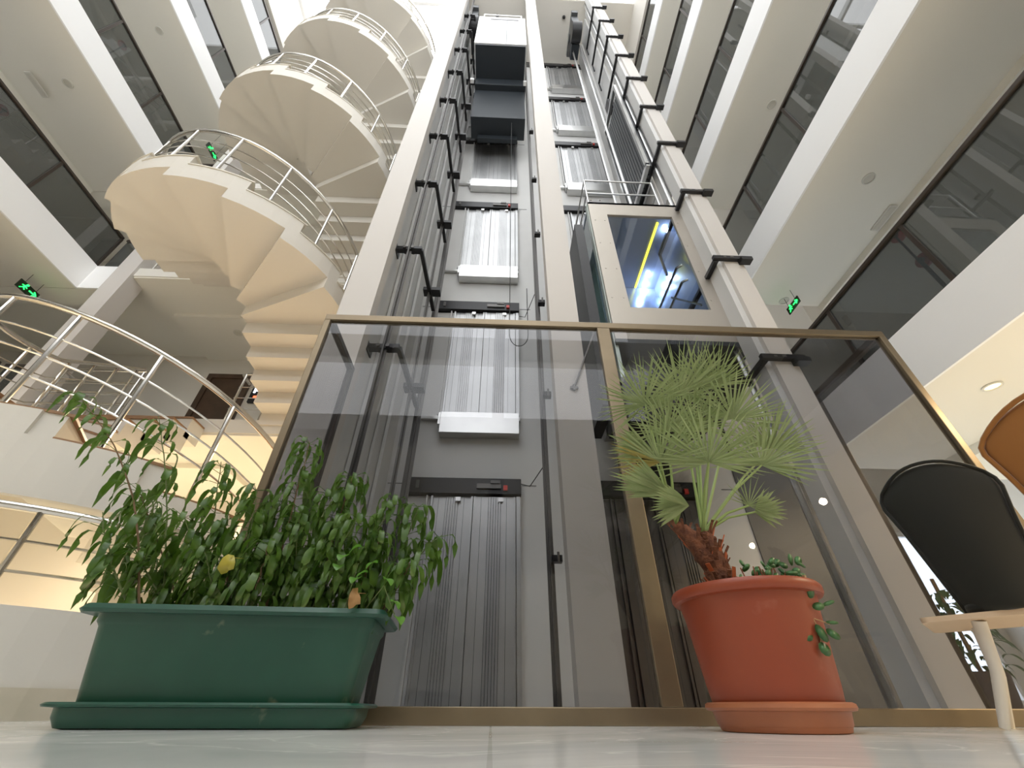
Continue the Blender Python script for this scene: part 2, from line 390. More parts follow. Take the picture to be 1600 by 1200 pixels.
# exit signs : running figure and arrow
EG = mat('exit_green_glow', (0, .1, .02), .4, emit=(.02, 1, .12), es=3.5); EX = mat('exit_sign_black', (.01, .02, .012), .4)
def exit_sign(x, y, z, label, s=1.0, right=False, hl=.2):
    t = thing('exit_sign', (x, y, z), label, 'exit sign', 'green exit signs')
    q = lambda mb, a, b, c, d: mb.box(x + a * s, x + b * s, y - .012, y - .008, z + c * s, z + d * s)
    MB().box(x - .20 * s, x + .20 * s, y - .008, y + .008, z - .09 * s, z + .09 * s).build('plate', EX, t)
    g = MB()
    g.lathe([(.001, -.02 * s), (.018 * s, -.012 * s), (.022 * s, 0), (.018 * s, .012 * s), (.001, .02 * s)], (x - .06 * s, y - .02), 12, z + .055 * s)
    g.bar((x - .07 * s, y - .012, z + .03 * s), (x - .09 * s, y - .012, z - .02 * s), .03 * s, .01, (0, 1, 0))
    g.bar((x - .09 * s, y - .012, z - .015 * s), (x - .05 * s, y - .012, z - .05 * s), .014 * s, .01, (0, 1, 0))
    g.bar((x - .09 * s, y - .012, z - .015 * s), (x - .14 * s, y - .012, z - .07 * s), .014 * s, .01, (0, 1, 0))
    g.bar((x - .07 * s, y - .012, z + .02 * s), (x - .03 * s, y - .012, z - .0 * s), .012 * s, .01, (0, 1, 0))
    g.bar((x - .08 * s, y - .012, z + .02 * s), (x - .13 * s, y - .012, z + .01 * s), .012 * s, .01, (0, 1, 0))
    g.build('running_figure', EG, t)
    a = MB(); a.bar((x + .02 * s, y - .012, z), (x + .12 * s, y - .012, z), .02 * s, .01, (0, 1, 0))
    a.bar((x + .16 * s, y - .012, z), (x + .10 * s, y - .012, z + .05 * s), .02 * s, .01, (0, 1, 0)); a.bar((x + .16 * s, y - .012, z), (x + .10 * s, y - .012, z - .05 * s), .02 * s, .01, (0, 1, 0))
    a.build('arrow', EG, t)
    MB().tube([(x - .12 * s, y, z + .09 * s), (x - .12 * s, y, hl)], .004, 5).tube([(x + .12 * s, y, z + .09 * s), (x + .12 * s, y, hl)], .004, 5).build('hanger', BLACK, t)
    t.rotation_euler = (0, 0, RD(-90 if right else 90))
p = atY(43, 453, 5.0); exit_sign(p.x, 5.0, p.z, 'green glowing exit sign hanging at the far left above the curved handrail', .9, hl=5.98)
p = atY(331, 237, 5.0); exit_sign(p.x, 5.0, p.z, 'green glowing exit sign seen through the railing of the upper stair turn', 1.0, hl=12.58 if p.z > 10 else 9.28)
p = atY(1212, 497, 5.15); exit_sign(p.x + .06, 4.75, p.z - .1, 'green exit sign half hidden behind the right shaft column', .8, True, hl=5.95)

# red fire bells on the gallery parapets
def bell(x, y, z, d, label):
    t = thing('fire_bell', (x, y, z), label, 'fire bell', 'red fire bells')
    MB().tube([(x, y, z), (x + d * .05, y, z)], [.085, .08], 20).build('gong', REDM, t, bevel=.01, smooth=True)
    MB().tube([(x - d * .03, y, z), (x, y, z)], .03, 10).tube([(x - d * .02, y, z), (x - d * .02, y, FH * math.floor(z / FH))], .012, 8).build('base', BLACK, t)
for px, py, lab in ((1441, 406, 'red fire bell behind the lowest right parapet glass, lower one'), (1400, 368, 'red fire bell at the top rail of the lowest right parapet')):
    r = ray(px, py); tt_ = 4.46 / r.x; bell(4.46, r.y * tt_, CH + r.z * tt_, 1, lab)
for px, py, lab in ((5, 172, 'red fire bell behind the dark parapet glass at the left frame edge'), (193, 71, 'red fire bell behind the second left parapet glass')):
    r = ray(px, py); tt_ = -7.74 / r.x; bell(-7.74, r.y * tt_, CH + r.z * tt_, -1, lab)

# downlights, emergency lights in the gallery ceilings
LIT = mat('downlight_lens', (.9, .85, .7), .3, emit=(1, .8, .5), es=1.2); OFF = mat('downlight_off', (.55, .53, .47), .4)
def downlight(p, z, label, lit=False, r=.085):
    t = thing('ceiling_downlight', (p[0], p[1], z), label, 'downlight', 'round ceiling downlights')
    MB().lathe([(r, 0), (r, -.012), (r * .8, -.016), (r * .78, -.002), (r * .78, 0)], p, 24, z, close=True).build('ring', FIXT, t, smooth=True)
    MB().lathe([(.001, -.003), (r * .78, -.003), (r * .78, 0), (.001, 0)], p, 24, z).build('lens', LIT if lit else OFF, t)
for px, py, Z, lab, lit in ((1225, 470, 5.95, 'round downlight in the right first gallery ceiling near the shaft column', 0), (1357, 279, 5.95, 'round downlight in the middle of the right first gallery ceiling', 0),
      (1550, 603, 2.65, 'lit round downlight in the warm ground floor ceiling on the right', 1), (106, 130, 9.28, 'round downlight in the left ceiling near the frame edge', 0),
      (249, 48, 12.58, 'round downlight in the second ceiling from the left', 0), (1206, 163, 9.25, 'round downlight in the right second gallery ceiling', 0), (372, 520, 5.90, 'round downlight in the lobby ceiling behind the stair', 0)):
    p = atZ(px, py, Z); downlight((p.x, p.y), Z + (0 if px != 372 else 0), lab, lit)
def emerg(px, py, Z, label):
    p = atZ(px, py, Z)
    t = thing('emergency_light', (p.x, p.y, Z), label, 'emergency light', 'emergency light fittings')
    MB().box(p.x - .06, p.x + .06, p.y - .21, p.y + .21, Z - .03, Z).build('housing', FIXT, t, bevel=.028, seg=4)
    MB().box(p.x - .04, p.x + .04, p.y - .18, p.y + .18, Z - .037, Z - .03).build('diffuser', OFF, t, bevel=.02, seg=3)
emerg(1380, 340, 5.95, 'long rounded emergency light on the right first gallery ceiling')
emerg(58, 132, 9.2, 'long rounded emergency light on the left gallery ceiling')

# ------------------------------------------------------------------ landing doors of the lift shafts
def ribs(m, x, y, z0, z1, n=4, dx=.032, w=.011):
    for i in range(n): m.box(x + i * dx, x + i * dx + w, y - .018, y, z0, z1)
def lift_door(x0, label, dark=False):
    """x0 left edge of the two sliding panels, at floor 0"""
    D = DOORD if dark else DOORS; y = 4.93
    t = thing('lift_door', (x0 + .5, 5.0, 0), label, 'lift door', 'landing doors inside the lift shaft')
    for i in (0, 1):
        a = x0 + i * .52; m = MB().box(a, a + .51, y + .02 - .02 * i, y + .05 - .02 * i, .02, 2.12)
        ribs(m, a + .19, y + .02 - .02 * i, .03, 2.11, 5, .030, .013); m.cur = 1
        for q_ in range(6): m.box(a + .18 + q_ * .030, a + .184 + q_ * .030, y + .017 - .02 * i, y + .021 - .02 * i, .03, 2.11)
        m.box(a + .09, a + .094, y + .017 - .02 * i, y + .021 - .02 * i, .03, 2.11).box(a + .40, a + .404, y + .017 - .02 * i, y + .021 - .02 * i, .03, 2.11); m.cur = 0
        m.box(a, a + .025, y - .01, y + .02, .02, 2.12).box(a + .485, a + .51, y - .01, y + .02, .02, 2.12)
        d = m.build('sliding_panel', [D, DKGREY], t)
        q = MB().box(a + .30, a + .36, y - .03, y - .0, 2.05, 2.1).build('hanger_plate', STEEL, d)
    c = MB().box(x0 - .34, x0 - .01, y + .03, y + .05, .0, 2.12).box(x0 - .34, x0 - .33, y, y + .05, 0, 2.12).box(x0 - .06, x0 - .04, y - .02, y + .03, .0, 2.12)
    c.build('cover_panel', DOORD if dark else SHAFT, t)
    h = MB().box(x0 - .34, x0 + 1.10, y - .05, y + .06, 2.14, 2.34).build('header', BLACK, t)
    MB().box(x0 + .55, x0 + .85, y - .075, y - .05, 2.20, 2.26).box(x0 + .72, x0 + .84, y - .09, y - .05, 2.26, 2.30).box(x0 - .2, x0 - .16, y - .06, y - .05, 2.2, 2.3).build('lock_mechanism', GUIDE, h)
    MB().box(x0 + .88, x0 + .93, y - .08, y - .05, 2.18, 2.24).build('wire_box', REDM, h)
    MB().box(x0, x0 + 1.08, y - .10, y + .06, -.33, 0).box(x0 - .04, x0, y - .06, y + .06, -.18, .02).box(x0 - .34, x0 + 1.1, y, y + .06, -.06, .0).build('sill_apron', STEEL if not dark else DOORD, t, bevel=.005)
    MB().box(x0 + 1.04, x0 + 1.09, y - .02, y + .05, .02, 2.12).build('edge_channel', D, t)
    return t
dL = lift_door(-.80, 'steel landing door with vertical ribs at floor level of the left shaft, behind smoked glass')
fl = ['', 'first', 'second', 'third', 'fourth', 'fifth']
for k in range(1, 6):
    copy_tree(dL, (dL.location.x, 5.0, FH * k), 'steel landing door with pale sill box in the left shaft, %s above the floor level one' % fl[k])
dR = lift_door(1.46, 'dark landing door at floor level of the right shaft, behind the palm pot', True)
dR2 = None
for k in range(1, 6):
    dR2 = copy_tree(dL, (1.96, 5.0, FH * k), 'bright steel landing door in the right shaft, %s above the floor level one' % fl[k])
MB_ = MB()
# wall seams of the shaft
sm = MB()
for k in range(6):
    for xa, xb in ((.32, .5), (-1.38, -1.14), (2.9, 3.1)): sm.box(xa, xb, 4.995, 5.0, FH * k + 2.3, FH * k + 2.31)
struct(sm, 'trim_13', DKGREY)
struct(MB().box(.5, 3.12, 4.90, 5.0, 18.75, 18.85).box(.5, 3.12, 4.92, 5.0, 19.0, 19.06), 'trim_14', GUIDE)

# ------------------------------------------------------------------ guide rails
def guide(x, y, label, w=.07, d=.05, z1=19.2, m=None, z0=0):
    t = thing('guide_rail', (x, y, z0), label, 'guide rail', 'vertical guide rails of the lifts')
    MB().box(x - w / 2, x + w / 2, y - .006, y + .006, z0, z1).build('flange', m or GUIDE, t)
    MB().box(x - .008, x + .008, y - d, y, z0, z1).build('blade', m or GUIDE, t)
    return t
xa = atY(614, 492, 3.3).x; guide(xa, 3.3, 'dark guide rail nearest the left shaft column', .06)
xb = atY(664, 493, 4.0).x; guide(xb, 4.0, 'thin dark guide rail left of the lift doors, nearer of the pair', .045)
xc = atY(679, 493, 4.35).x; guide(xc, 4.35, 'wide dark guide rail just left of the left lift doors', .09)
xd = atY(846, 600, 4.2).x; guide(xd, 4.2, 'dark guide rail along the right side of the left shaft', .07)
xe = atY(858, 500, 3.6).x; guide(xe, 3.6, 'thin guide rail tight against the middle column', .03)
struct(MB().box(-1.39, -1.33, 3.55, 3.75, 0, 19).box(-1.39, -1.36, 4.1, 4.2, 0, 19).box(-1.39, -1.35, 4.45, 4.7, 0, 19), 'trim_15', SHAFT)
# switch boxes on the right guide rail of the left shaft
for i, (px, py) in enumerate(((840, 365), (846, 472), (855, 616), (869, 873), (836, 280), (833, 205))):
    p = atY(px, py, 4.1)
    t = thing('rail_clip', (xd + .05, 4.12, p.z), 'small black clip on the guide rail beside the middle column', 'clip', 'clips on the guide rail')
    t['label'] = 'black clip on guide rail beside middle column, ' + ['third from top', 'fourth from top', 'second lowest', 'lowest', 'second from top', 'topmost'][i]
    MB().box(xd + .0, xd + .10, 4.08, 4.16, p.z - .03, p.z + .03).build('clamp', BLACK, t)
    MB().tube([(xd + .06, 4.06, p.z - .05), (xd + .06, 4.06, p.z + .05)], .012, 8).build('bolt', GUIDE, t)
# brackets : left column row
def bracketL(z, label):
    t = thing('wall_bracket', (-1.40, 3.3, z), label, 'bracket', 'black brackets beside the left shaft column')
    MB().box(-1.40, xa + .03, 3.27, 3.34, z - .03, z + .03).box(xa + .02, xa + .16, 3.26, 3.35, z - .025, z + .025).build('arm', BLACK, t)
    MB().box(-1.41, -1.385, 3.2, 3.42, z - .05, z + .05).build('plate', BLACK, t)
    MB().bar((xa + .15, 3.3, z), (xc - .02, 4.3, z - .05), .05, .05).build('strut', BLACK, t)
    MB().box(xb - .08, xb + .16, 3.93, 4.06, z - .03, z + .03).build('clamp', BLACK, t)
    MB().tube([(xa - .06, 3.25, z), (xa - .06, 3.36, z)], .022, 8).tube([(xa + .04, 3.25, z), (xa + .04, 3.36, z)], .022, 8).build('bolt', GUIDE, t)
labs = ['lowest, seen through the smoked glass', 'first above the smoked glass', 'second above the smoked glass', 'third above the smoked glass', 'fourth above the smoked glass', 'fifth above the smoked glass', 'sixth above the smoked glass', 'seventh above the smoked glass', 'eighth above the smoked glass']
for i in range(9): bracketL(3.06 + 1.745 * i, 'black steel rail bracket at the left column, ' + labs[i])
def bracketR(z, label):
    t = thing('wall_bracket', (2.9, 2.94, z), label, 'bracket', 'black brackets in front of the right shaft column')
    b = MB().box(2.50, 2.93, 2.90, 2.945, z - .012, z + .045)
    b.build('arm', BLACK, t)
    MB().box(2.80, 2.93, 2.86, 2.945, z - .07, z - .012).build('plate', BLACK, t)
    MB().box(2.70, 2.74, 2.895, 2.9, z + .005, z + .03).box(2.62, 2.65, 2.895, 2.9, z + .005, z + .03).build('slot', GUIDE, t)
    MB().bar((2.54, 2.93, z), (2.52, 3.95, z - .02), .05, .05).build('strut', BLACK, t)
    MB().bar((2.52, 3.95, z), (2.52, 3.95, z - .55), .03, .03).build('hanger', BLACK, t)
labs2 = ['lowest, seen through the smoked glass', 'beside the bottom of the glass lift car', 'beside the top of the glass lift car', 'third above the smoked glass', 'fourth above the smoked glass', 'fifth above the smoked glass', 'sixth above the smoked glass', 'seventh above the smoked glass', 'eighth above the smoked glass', 'ninth above the smoked glass']
for i in range(10): bracketR(2.72 + 1.575 * i, 'black steel rail bracket at the right column, ' + labs2[i])
guide(2.56, 3.28, 'steel guide rail beside the right shaft column', .05, z1=19.2, m=STEEL)
guide(2.35, 4.0, 'steel guide rail behind the counterweight in the right shaft', .06, z1=19.2, m=STEEL, z0=6.6)
guide(2.12, 4.1, 'light steel guide rail in the middle of the right shaft', .05, z1=19.2, m=STEEL, z0=6.6)
struct(MB().box(2.60, 2.66, 3.2, 3.5, 6.5, 19).box(2.60, 2.66, 3.6, 4.2, 6.5, 19).box(2.60, 2.66, 4.3, 4.8, 6.5, 19), 'trim_16', SHAFT)
# counterweight
t = thing('counterweight', (2.45, 3.65, 7.5), 'grey steel counterweight frame with stacked weights in the right shaft', 'counterweight')
f = MB().box(2.36, 2.42, 3.2, 3.26, 7.3, 11.0).box(2.36, 2.42, 4.14, 4.2, 7.3, 11.0).box(2.36, 2.42, 3.2, 4.2, 11.0, 11.12).box(2.36, 2.42, 3.2, 4.2, 7.25, 7.35)
f.build('frame', STEEL, t)
w_ = MB()
for i in range(11): w_.box(2.37, 2.50, 3.27 + i * .08, 3.27 + i * .08 + .06, 7.4, 10.7)
w_.build('weights', DKGREY, t); MB().box(2.36, 2.5, 3.6, 3.8, 11.1, 11.5).build('hitch', BLACK, t)
# hoist machines at the top
for x, lab in ((-1.12, 'dark hoist machine with pulleys at the top of the left shaft'), (2.15, 'dark hoist machine with pulleys at the top of the right shaft')):
    z = 17.0
    t = thing('hoist_machine', (x, 3.6, z), lab, 'hoist machine', 'hoist machines')
    MB().box(x - .1, x + .1, 3.3, 4.5, z + 1.2, z + 1.45).box(x - .12, x + .1, 3.4, 3.8, z + .4, z + 1.2).build('bracket_frame', DKGREY, t)
    MB().tube([(x - .15, 3.6, z + .2), (x + .15, 3.6, z + .2)], .28, 20).build('pulley', BLACK, t, smooth=True)
    MB().tube([(x - .1, 4.2, z + .8), (x + .12, 4.2, z + .8)], .2, 16).build('pulley', BLACK, t, smooth=True)
    MB().box(x - .1, x + .15, 3.9, 4.3, z + .1, z + .5).build('motor', DARKBOX, t)
# cables
def cable(pts, label, r=.006, m=RUBBER):
    o = MB().tube(pts, r, 6).build('cable', m, smooth=True); tag(o, label, 'cable', 'cables in the lift shafts'); return o
x = atY(797, 430, 4.2).x
cable([(x, 4.2, 12.3), (x, 4.2, 4.2)] + [(x + .13 - .13 * cos(a), 4.2, 4.2 - .22 * sin(a)) for a in [pi * i / 12 for i in range(13)]] + [(x + .26, 4.2, 5.2)], 'hanging travelling cable loop in front of the left lift doors', .006)
a = atY(862, 120, 4.8); b = atY(905, 480, 4.8); cable([(.93, 4.2, 19.3), (.93, 4.2, 3.3)], 'thin vertical cable beside the middle column in the right shaft', .008, DKGREY)
p0 = atY(811, 494, 4.885); cable([p0, p0 + Vector((.10, 0, -.02)), (p0.x + .25, 4.3, p0.z + .0)], 'short black cable from the second door header', .006)
p0 = atY(813, 756, 4.885); cable([p0, p0 + Vector((.12, 0, -.03)), (p0.x + .25, 4.3, p0.z - .02)], 'short black cable from the lowest door header', .006)
for px, py, lab in ((777, 25, 'left one'), (881, 27, 'right one')):
    p = atZ(px, py, 19.3); o = MB().lathe([(.03, -.10), (.05, -.06), (.06, 0)], (p.x, p.y), 12, 19.3).build('ceiling_hook', BLACK); tag(o, 'small dark lifting hook in the ceiling over the shafts, ' + lab, 'hook')
# strut with foot against middle column, seen through the glass
t = thing('diagonal_brace', (.62, 2.93, 1.6), 'thin grey diagonal brace bolted to the middle column behind smoked glass', 'brace')
pa = atY(897, 606, 2.94); pb = atY(930, 518, 3.05)
MB().tube([pa, Vector((pb.x, 2.925, pb.z))], .010, 8).build('rod', GUIDE, t); MB().box(pa.x - .035, pa.x + .035, 2.93, 2.95, pa.z - .012, pa.z + .012).box(pa.x - .01, pa.x + .01, 2.925, 2.95, pa.z - .03, pa.z + .03).build('foot', GUIDE, t)

# ------------------------------------------------------------------ lift cars
t = thing('lift_car', (1.97, 3.9, 3.14), 'panoramic glass lift car with brushed steel frame, stopped low in the right shaft', 'lift car')
x0, x1, y0, y1, z0, z1 = 1.23, 2.49, 3.20, 4.75, 3.20, 6.0
x1 = 2.48 * 1.0
X1 = atY(1165, 512, 3.2).x
x1 = X1
wx0, wx1, wz0, wz1 = atY(985, 480, 3.2).x, atY(1111, 484, 3.2).x, atY(985, 480, 3.2).z, atY(1000, 337, 3.2).z
sc = MB().box(x0, wx0, y0, y0 + .04, z0, z1).box(wx1, x1, y0, y0 + .04, z0, z1).box(wx0, wx1, y0, y0 + .04, z0, wz0).box(wx0, wx1, y0, y0 + .04, wz1, z1)
MB().box(wx0, wx1, y0 + .02, y0 + .028, wz0, wz1).build('window_pane', GCLEAR, t)
for zz in [z0 + .12 + .55 * i for i in range(6)]:
    for xx in (x0 + .06, wx0 - .05, wx1 + .05, x1 - .06): sc.tube([(xx, y0 - .004, zz), (xx, y0 + .01, zz)], .010, 8)
sc.build('front_frame', CARST, t)
MB().box(x0, x1, y0, y1, z0 - .06, z0).build('floor_panel', DARKBOX, t)
CABIN = mat('cabin_mirror_steel', (.36, .41, .50), .22, .55)
cl = MB().box(x0, x1, y0, y1, z1 - .05, z1).build('cabin_ceiling', CABIN, t)
MB().box(x1 - .03, x1 - .005, y0 + .05, y1, z0, z1 - .05).build('side_wall', CABIN, t)
MB().box(x0 + .02, x1, y1 - .03, y1, z0, z1 - .05).build('rear_wall', CABIN, t)
MB().box(x0 + .3, x0 + .32, y1 - .5, y1 - .03, z0, z1 - .05).build('inner_wall', mat('cabin_grey_wall', (.30, .32, .33), .4), t)
MB().box(x0 + .01, x0 + .02, y0 + .04, y1, z0, z1).build('side_glass', glass('greenish_side_glass', (.80, .90, .88), 1.5, .05), t)
GREENF = mat('pale_green_frame', (.52, .60, .56), .3, .3)
MB().box(x0 - .01, x0 + .03, y0 + .04, y0 + .12, z0 - .5, z1).build('side_post', GREENF, t)
MB().box(x0 - .01, x0 + .03, y0 + .62, y0 + .70, z0 - .5, z1 - .3).build('side_post', GREENF, t)
MB().box(x0 - .22, x0 - .10, y0 + .1, y0 + .75, z0 - .8, z1 - .45).build('side_box', BLACK, t)
YEL = mat('yellow_light_strip', (.9, .8, .1), .4, emit=(1, .85, .05), es=2.2); BLU = mat('blue_white_spot', (.8, .9, 1), .3, emit=(.55, .70, 1), es=60)
za = z1 - .06
pa = atZ(1026, 348, za); pb = atZ(987, 472, za)
MB().box(pa.x - .0, pa.x + .028, pa.y, y1 - .05, za - .014, za + .01).build('light_strip', YEL, t)
for px, py in ((1040, 359), (1014, 431), (1004, 460)):
    p = atZ(px, py, za - .01); p.y = min(p.y, y1 - .12); MB().lathe([(.001, -.006), (.03, -.006), (.03, 0), (.001, 0)], (p.x, p.y), 16, za).build('ceiling_spot', BLU, t)
    l = bpy.data.lights.new('spot_glow', 'POINT'); l.energy = 5; l.color = (.55, .68, 1); l.shadow_soft_size = .03
    lo = bpy.data.objects.new('spot_glow', l); SC.collection.objects.link(lo); lo.location = (p.x, p.y, za - .05)
hb = MB(); hx = wx1 - .02
for zz in (4.45, 4.75): hb.tube([(hx, y0 + .15, zz), (hx - .06, y0 + .2, zz), (hx - .06, y1 - .3, zz + .0), (hx - .3, y1 - .08, zz), (x0 + .2, y1 - .08, zz)], .018, 10)
hb.tube([(hx, y0 + .1, 3.9), (hx - .08, y0 + .5, 4.5)], .014, 8)
hb.build('handrail', CHROME, t, smooth=True)
rr = MB()
for zz in (z1 + .45, z1 + .85): rr.tube([(x0 + .05, y0 + .9, zz), (x0 + .05, y0 + .1, zz), (x1 - .35, y0 + .1, zz), (x1 - .35, y0 + .9, zz)], .016, 8)
for xx, yy in ((x0 + .05, y0 + .1), (x0 + .05, y0 + .9), (x1 - .35, y0 + .1), (x1 - .35, y0 + .9), ((x0 + x1) / 2, y0 + .9)): rr.tube([(xx, yy, z1), (xx, yy, z1 + .85)], .016, 8)
rr.build('roof_guard_rail', STEEL, t, smooth=True)
MB().box(x0 + .15, x1 - .3, y0 + .25, y1 - .1, z1, z1 + .12).build('roof_plate', GUIDE, t)
MB().box(x0 + .2, x1 - .1, y0 + .2, y1 - .1, z0 - .38, z0 - .06).build('platform_frame', BLACK, t)
MB().box(x0 + .3, x0 + .9, y1 - .1, y1 - .05, z0 - 1.1, z0 - .1).build('toe_guard', BLACK, t)

t = thing('lift_car', (-.22, 3.9, 13.0), 'white lift car with black underside, stopped at the top of the left shaft', 'lift car')
x0, x1, y0, y1 = atY(741, 66, 3.2).x, atY(823, 70, 3.2).x, 3.2, 4.62
zA = atY(780, 68, 3.2).z; zB = atY(780, 27, 3.2).z
m = MB().box(x0, x1, y0, y1 - .3, zA, zB); m.build('cabin_shell', WHITEP, t)
MB().box(x0 + .35, x1 - .2, y0 - .01, y0, zB - .32, zB - .24).box((x0 + x1) / 2 + .14, (x0 + x1) / 2 + .16, y0 - .008, y0, zA + .02, zB - .3).build('vent_slot', DKGREY, t)
MB().box(x0 + .03, x1 - .03, y0 + .02, y0 + .9, zA - .10, zA - .001).build('floor_plate', DARKBOX, t)
zq = atY(780, 132, 3.95).z
MB().box(x0 + .02, x1 + .01, y0 + .75, y1 - .1, zq, zA - .10).build('sling', DARKBOX, t, bevel=.02)
MB().box(x0 - .1, x0 - .0, y0 + .66, y0 + .75, zq - .02, zq + .1).box(x1 - .05, x1 + .03, y0 + .66, y0 + .75, zq - .02, zq + .1).build('guide_shoe', WHITEP, t)
MB().box(x0 + .02, x1 - .02, 4.1, 4.6, atY(780, 184, 4.1).z, zq).build('lower_beam', DARKBOX, t)
MB().box(-.72, .27, 4.5, 4.6, atY(780, 217, 4.5).z, atY(780, 180, 4.5).z).build('toe_guard', DARKBOX, t)
rr = MB()
for zz in (zB + .3, zB + .75): rr.tube([(x0 + .12, 3.3, zz), (x1 - .1, 3.3, zz), (x1 - .1, 4.2, zz)], .02, 8)
for xx in (x0 + .12, x1 - .1): rr.tube([(xx, 3.3, zB), (xx, 3.3, zB + .75)], .02, 8)
rr.build('roof_guard_rail', WHITEP, t)

# ------------------------------------------------------------------ smoked glass enclosure
GL, GR, GY, GZ = -1.335, 3.0, 2.25, 2.435
t = thing('glass_screen', (.8, GY, 0), 'smoked glass safety screen with bronze frame in front of the lift shafts', 'glass screen')
MB().box(GL, GR + .02, GY, GY + .05, GZ - .058, GZ).build('top_rail', BRONZE, t, bevel=.004)
MB().box(GL, 3.9, GY, GY + .05, 0, .064).build('bottom_rail', BRONZE, t, bevel=.004)
MB().box(.737, .832, GY, GY + .05, .064, GZ - .058).build('mullion', BRONZE, t, bevel=.004)
MB().box(GL, GL + .045, GY, GY + .05, .064, GZ - .058).build('post', BRONZE, t, bevel=.004)
MB().box(GR - .03, GR + .02, GY, GY + .05, .064, GZ - .058).build('post', BRONZE, t, bevel=.004)
MB().box(GL + .045, .737, GY + .02, GY + .028, .064, GZ - .058).build('pane', GSMOKE, t)
MB().box(.832, GR - .03, GY + .02, GY + .028, .064, GZ - .058).build('pane', GSMOKE, t)
for x, ye, nm in ((GL, 2.90, 'left'), (GR - .03, 3.12, 'right')):
    MB().box(x, x + .05, GY + .05, ye, GZ - .05, GZ).build('return_top_rail', BRONZE if nm == 'x' else RAILD, t, bevel=.004)
    MB().box(x, x + .05, ye - .05, ye, 0, GZ - .05).build('return_post', RAILD, t, bevel=.004)
    MB().box(x + .02, x + .028, GY + .05, ye - .05, .06, GZ - .05).build('return_pane', GSMOKE, t)
    MB().box(x, x + .05, GY + .05, ye - .05, 0, .06).build('return_bottom_rail', BRONZE, t)

# ------------------------------------------------------------------ green planter
GREEN = mat('green_plastic', (.008, .062, .038), .36, noise=(.011, .072, .045), nscale=5, spec=.5)
def stain(m, col, scale, lo, hi):
    nt = m.node_tree; p = nt.nodes['Principled BSDF']; src = p.inputs['Base Color'].links[0].from_socket if p.inputs['Base Color'].links else None
    tc = nt.nodes.new('ShaderNodeTexCoord'); n = nt.nodes.new('ShaderNodeTexNoise'); n.inputs['Scale'].default_value = scale; n.inputs['Detail'].default_value = 7
    r = nt.nodes.new('ShaderNodeValToRGB'); r.color_ramp.elements[0].position = lo; r.color_ramp.elements[1].position = hi
    mx = nt.nodes.new('ShaderNodeMix'); mx.data_type = 'RGBA'; mx.inputs['B'].default_value = (*col, 1)
    nt.links.new(tc.outputs['Object'], n.inputs['Vector']); nt.links.new(n.outputs['Fac'], r.inputs['Fac']); nt.links.new(r.outputs['Color'], mx.inputs['Factor'])
    if src: nt.links.new(src, mx.inputs['A'])
    else: mx.inputs['A'].default_value = p.inputs['Base Color'].default_value
    nt.links.new(mx.outputs['Result'], p.inputs['Base Color'])
stain(GREEN, (.22, .24, .15), 7, .66, .76)
SOIL = mat('dark_soil', (.04, .028, .018), .9, noise=(.07, .05, .03), nscale=60, bump=.6, bscale=50)
pang = RD(3.5)
PC = Vector((-.945, 1.93, 0))
def PR(x, y, z): return (PC.x + x * cos(pang) - y * sin(pang), PC.y + x * sin(pang) + y * cos(pang), z)
def rrect(hx, hy, r, n=6):
    out = []
    for cx, cy, a0 in ((hx - r, hy - r, 0), (-hx + r, hy - r, 90), (-hx + r, -hy + r, 180), (hx - r, -hy + r, 270)):
        for i in range(n + 1): a = RD(a0 + 90 * i / n); out.append((cx + r * cos(a), cy + r * sin(a)))
    return out
def loft(secs):
    m = MB(); n = None; vs = []; fs = []
    for hx, hy, r, z in secs:
        ring = rrect(hx, hy, r); n = len(ring); vs += [PR(a, b, z) for a, b in ring]
    for i in range(len(secs) - 1):
        for k in range(n): fs.append((i * n + k, i * n + (k + 1) % n, (i + 1) * n + (k + 1) % n, (i + 1) * n + k))
    fs += [tuple(range(n - 1, -1, -1)), tuple((len(secs) - 1) * n + k for k in range(n))]
    return m.add(vs, fs)
t = thing('planter_box', (PC.x, PC.y, 0), 'long green plastic planter box standing on its own green tray', 'planter')
loft([(.435, .125, .04, .03), (.478, .158, .045, .285), (.482, .161, .045, .292), (.488, .165, .045, .30), (.49, .168, .045, .325), (.53, .198, .04, .322), (.537, .204, .04, .333), (.525, .195, .04, .350), (.50, .172, .04, .352), (.475, .155, .04, .34), (.47, .15, .04, .31)]).build('box', GREEN, t, smooth=True)
loft([(.445, .135, .05, .0), (.462, .152, .05, .004), (.475, .165, .05, .03), (.478, .168, .05, .055), (.505, .188, .05, .058), (.508, .19, .05, .064), (.50, .185, .05, .070), (.47, .16, .05, .068), (.46, .15, .05, .02)]).build('tray', GREEN, t, smooth=True)
loft([(.468, .148, .04, .29), (.468, .148, .04, .325)]).build('soil', SOIL, t)

# leafy plants
def leafmat(name, c1, c2, rough=.35):
    m = mat(name, c1, rough, noise=c2, nscale=14, spec=.5); p = m.node_tree.nodes['Principled BSDF']
    nt = m.node_tree; tl = nt.nodes.new('ShaderNodeBsdfTranslucent'); ad = nt.nodes.new('ShaderNodeMixShader'); ad.inputs[0].default_value = .25
    tl.inputs[0].default_value = (c2[0] * 1.3, c2[1] * 1.6, c2[2], 1)
    out = nt.nodes['Material Output']; nt.links.new(p.outputs[0], ad.inputs[1]); nt.links.new(tl.outputs[0], ad.inputs[2]); nt.links.new(ad.outputs[0], out.inputs[0])
    return m
LEAF = leafmat('green_leaf', (.040, .095, .012), (.095, .175, .026)); LEAFY = leafmat('yellowing_leaf', (.50, .42, .06), (.38, .36, .06)); LEAFD = leafmat('dry_leaf', (.60, .36, .16), (.50, .27, .10), .6)
STEM = mat('green_stem', (.12, .16, .05), .6); STEMB = mat('woody_stem', (.16, .10, .05), .8)
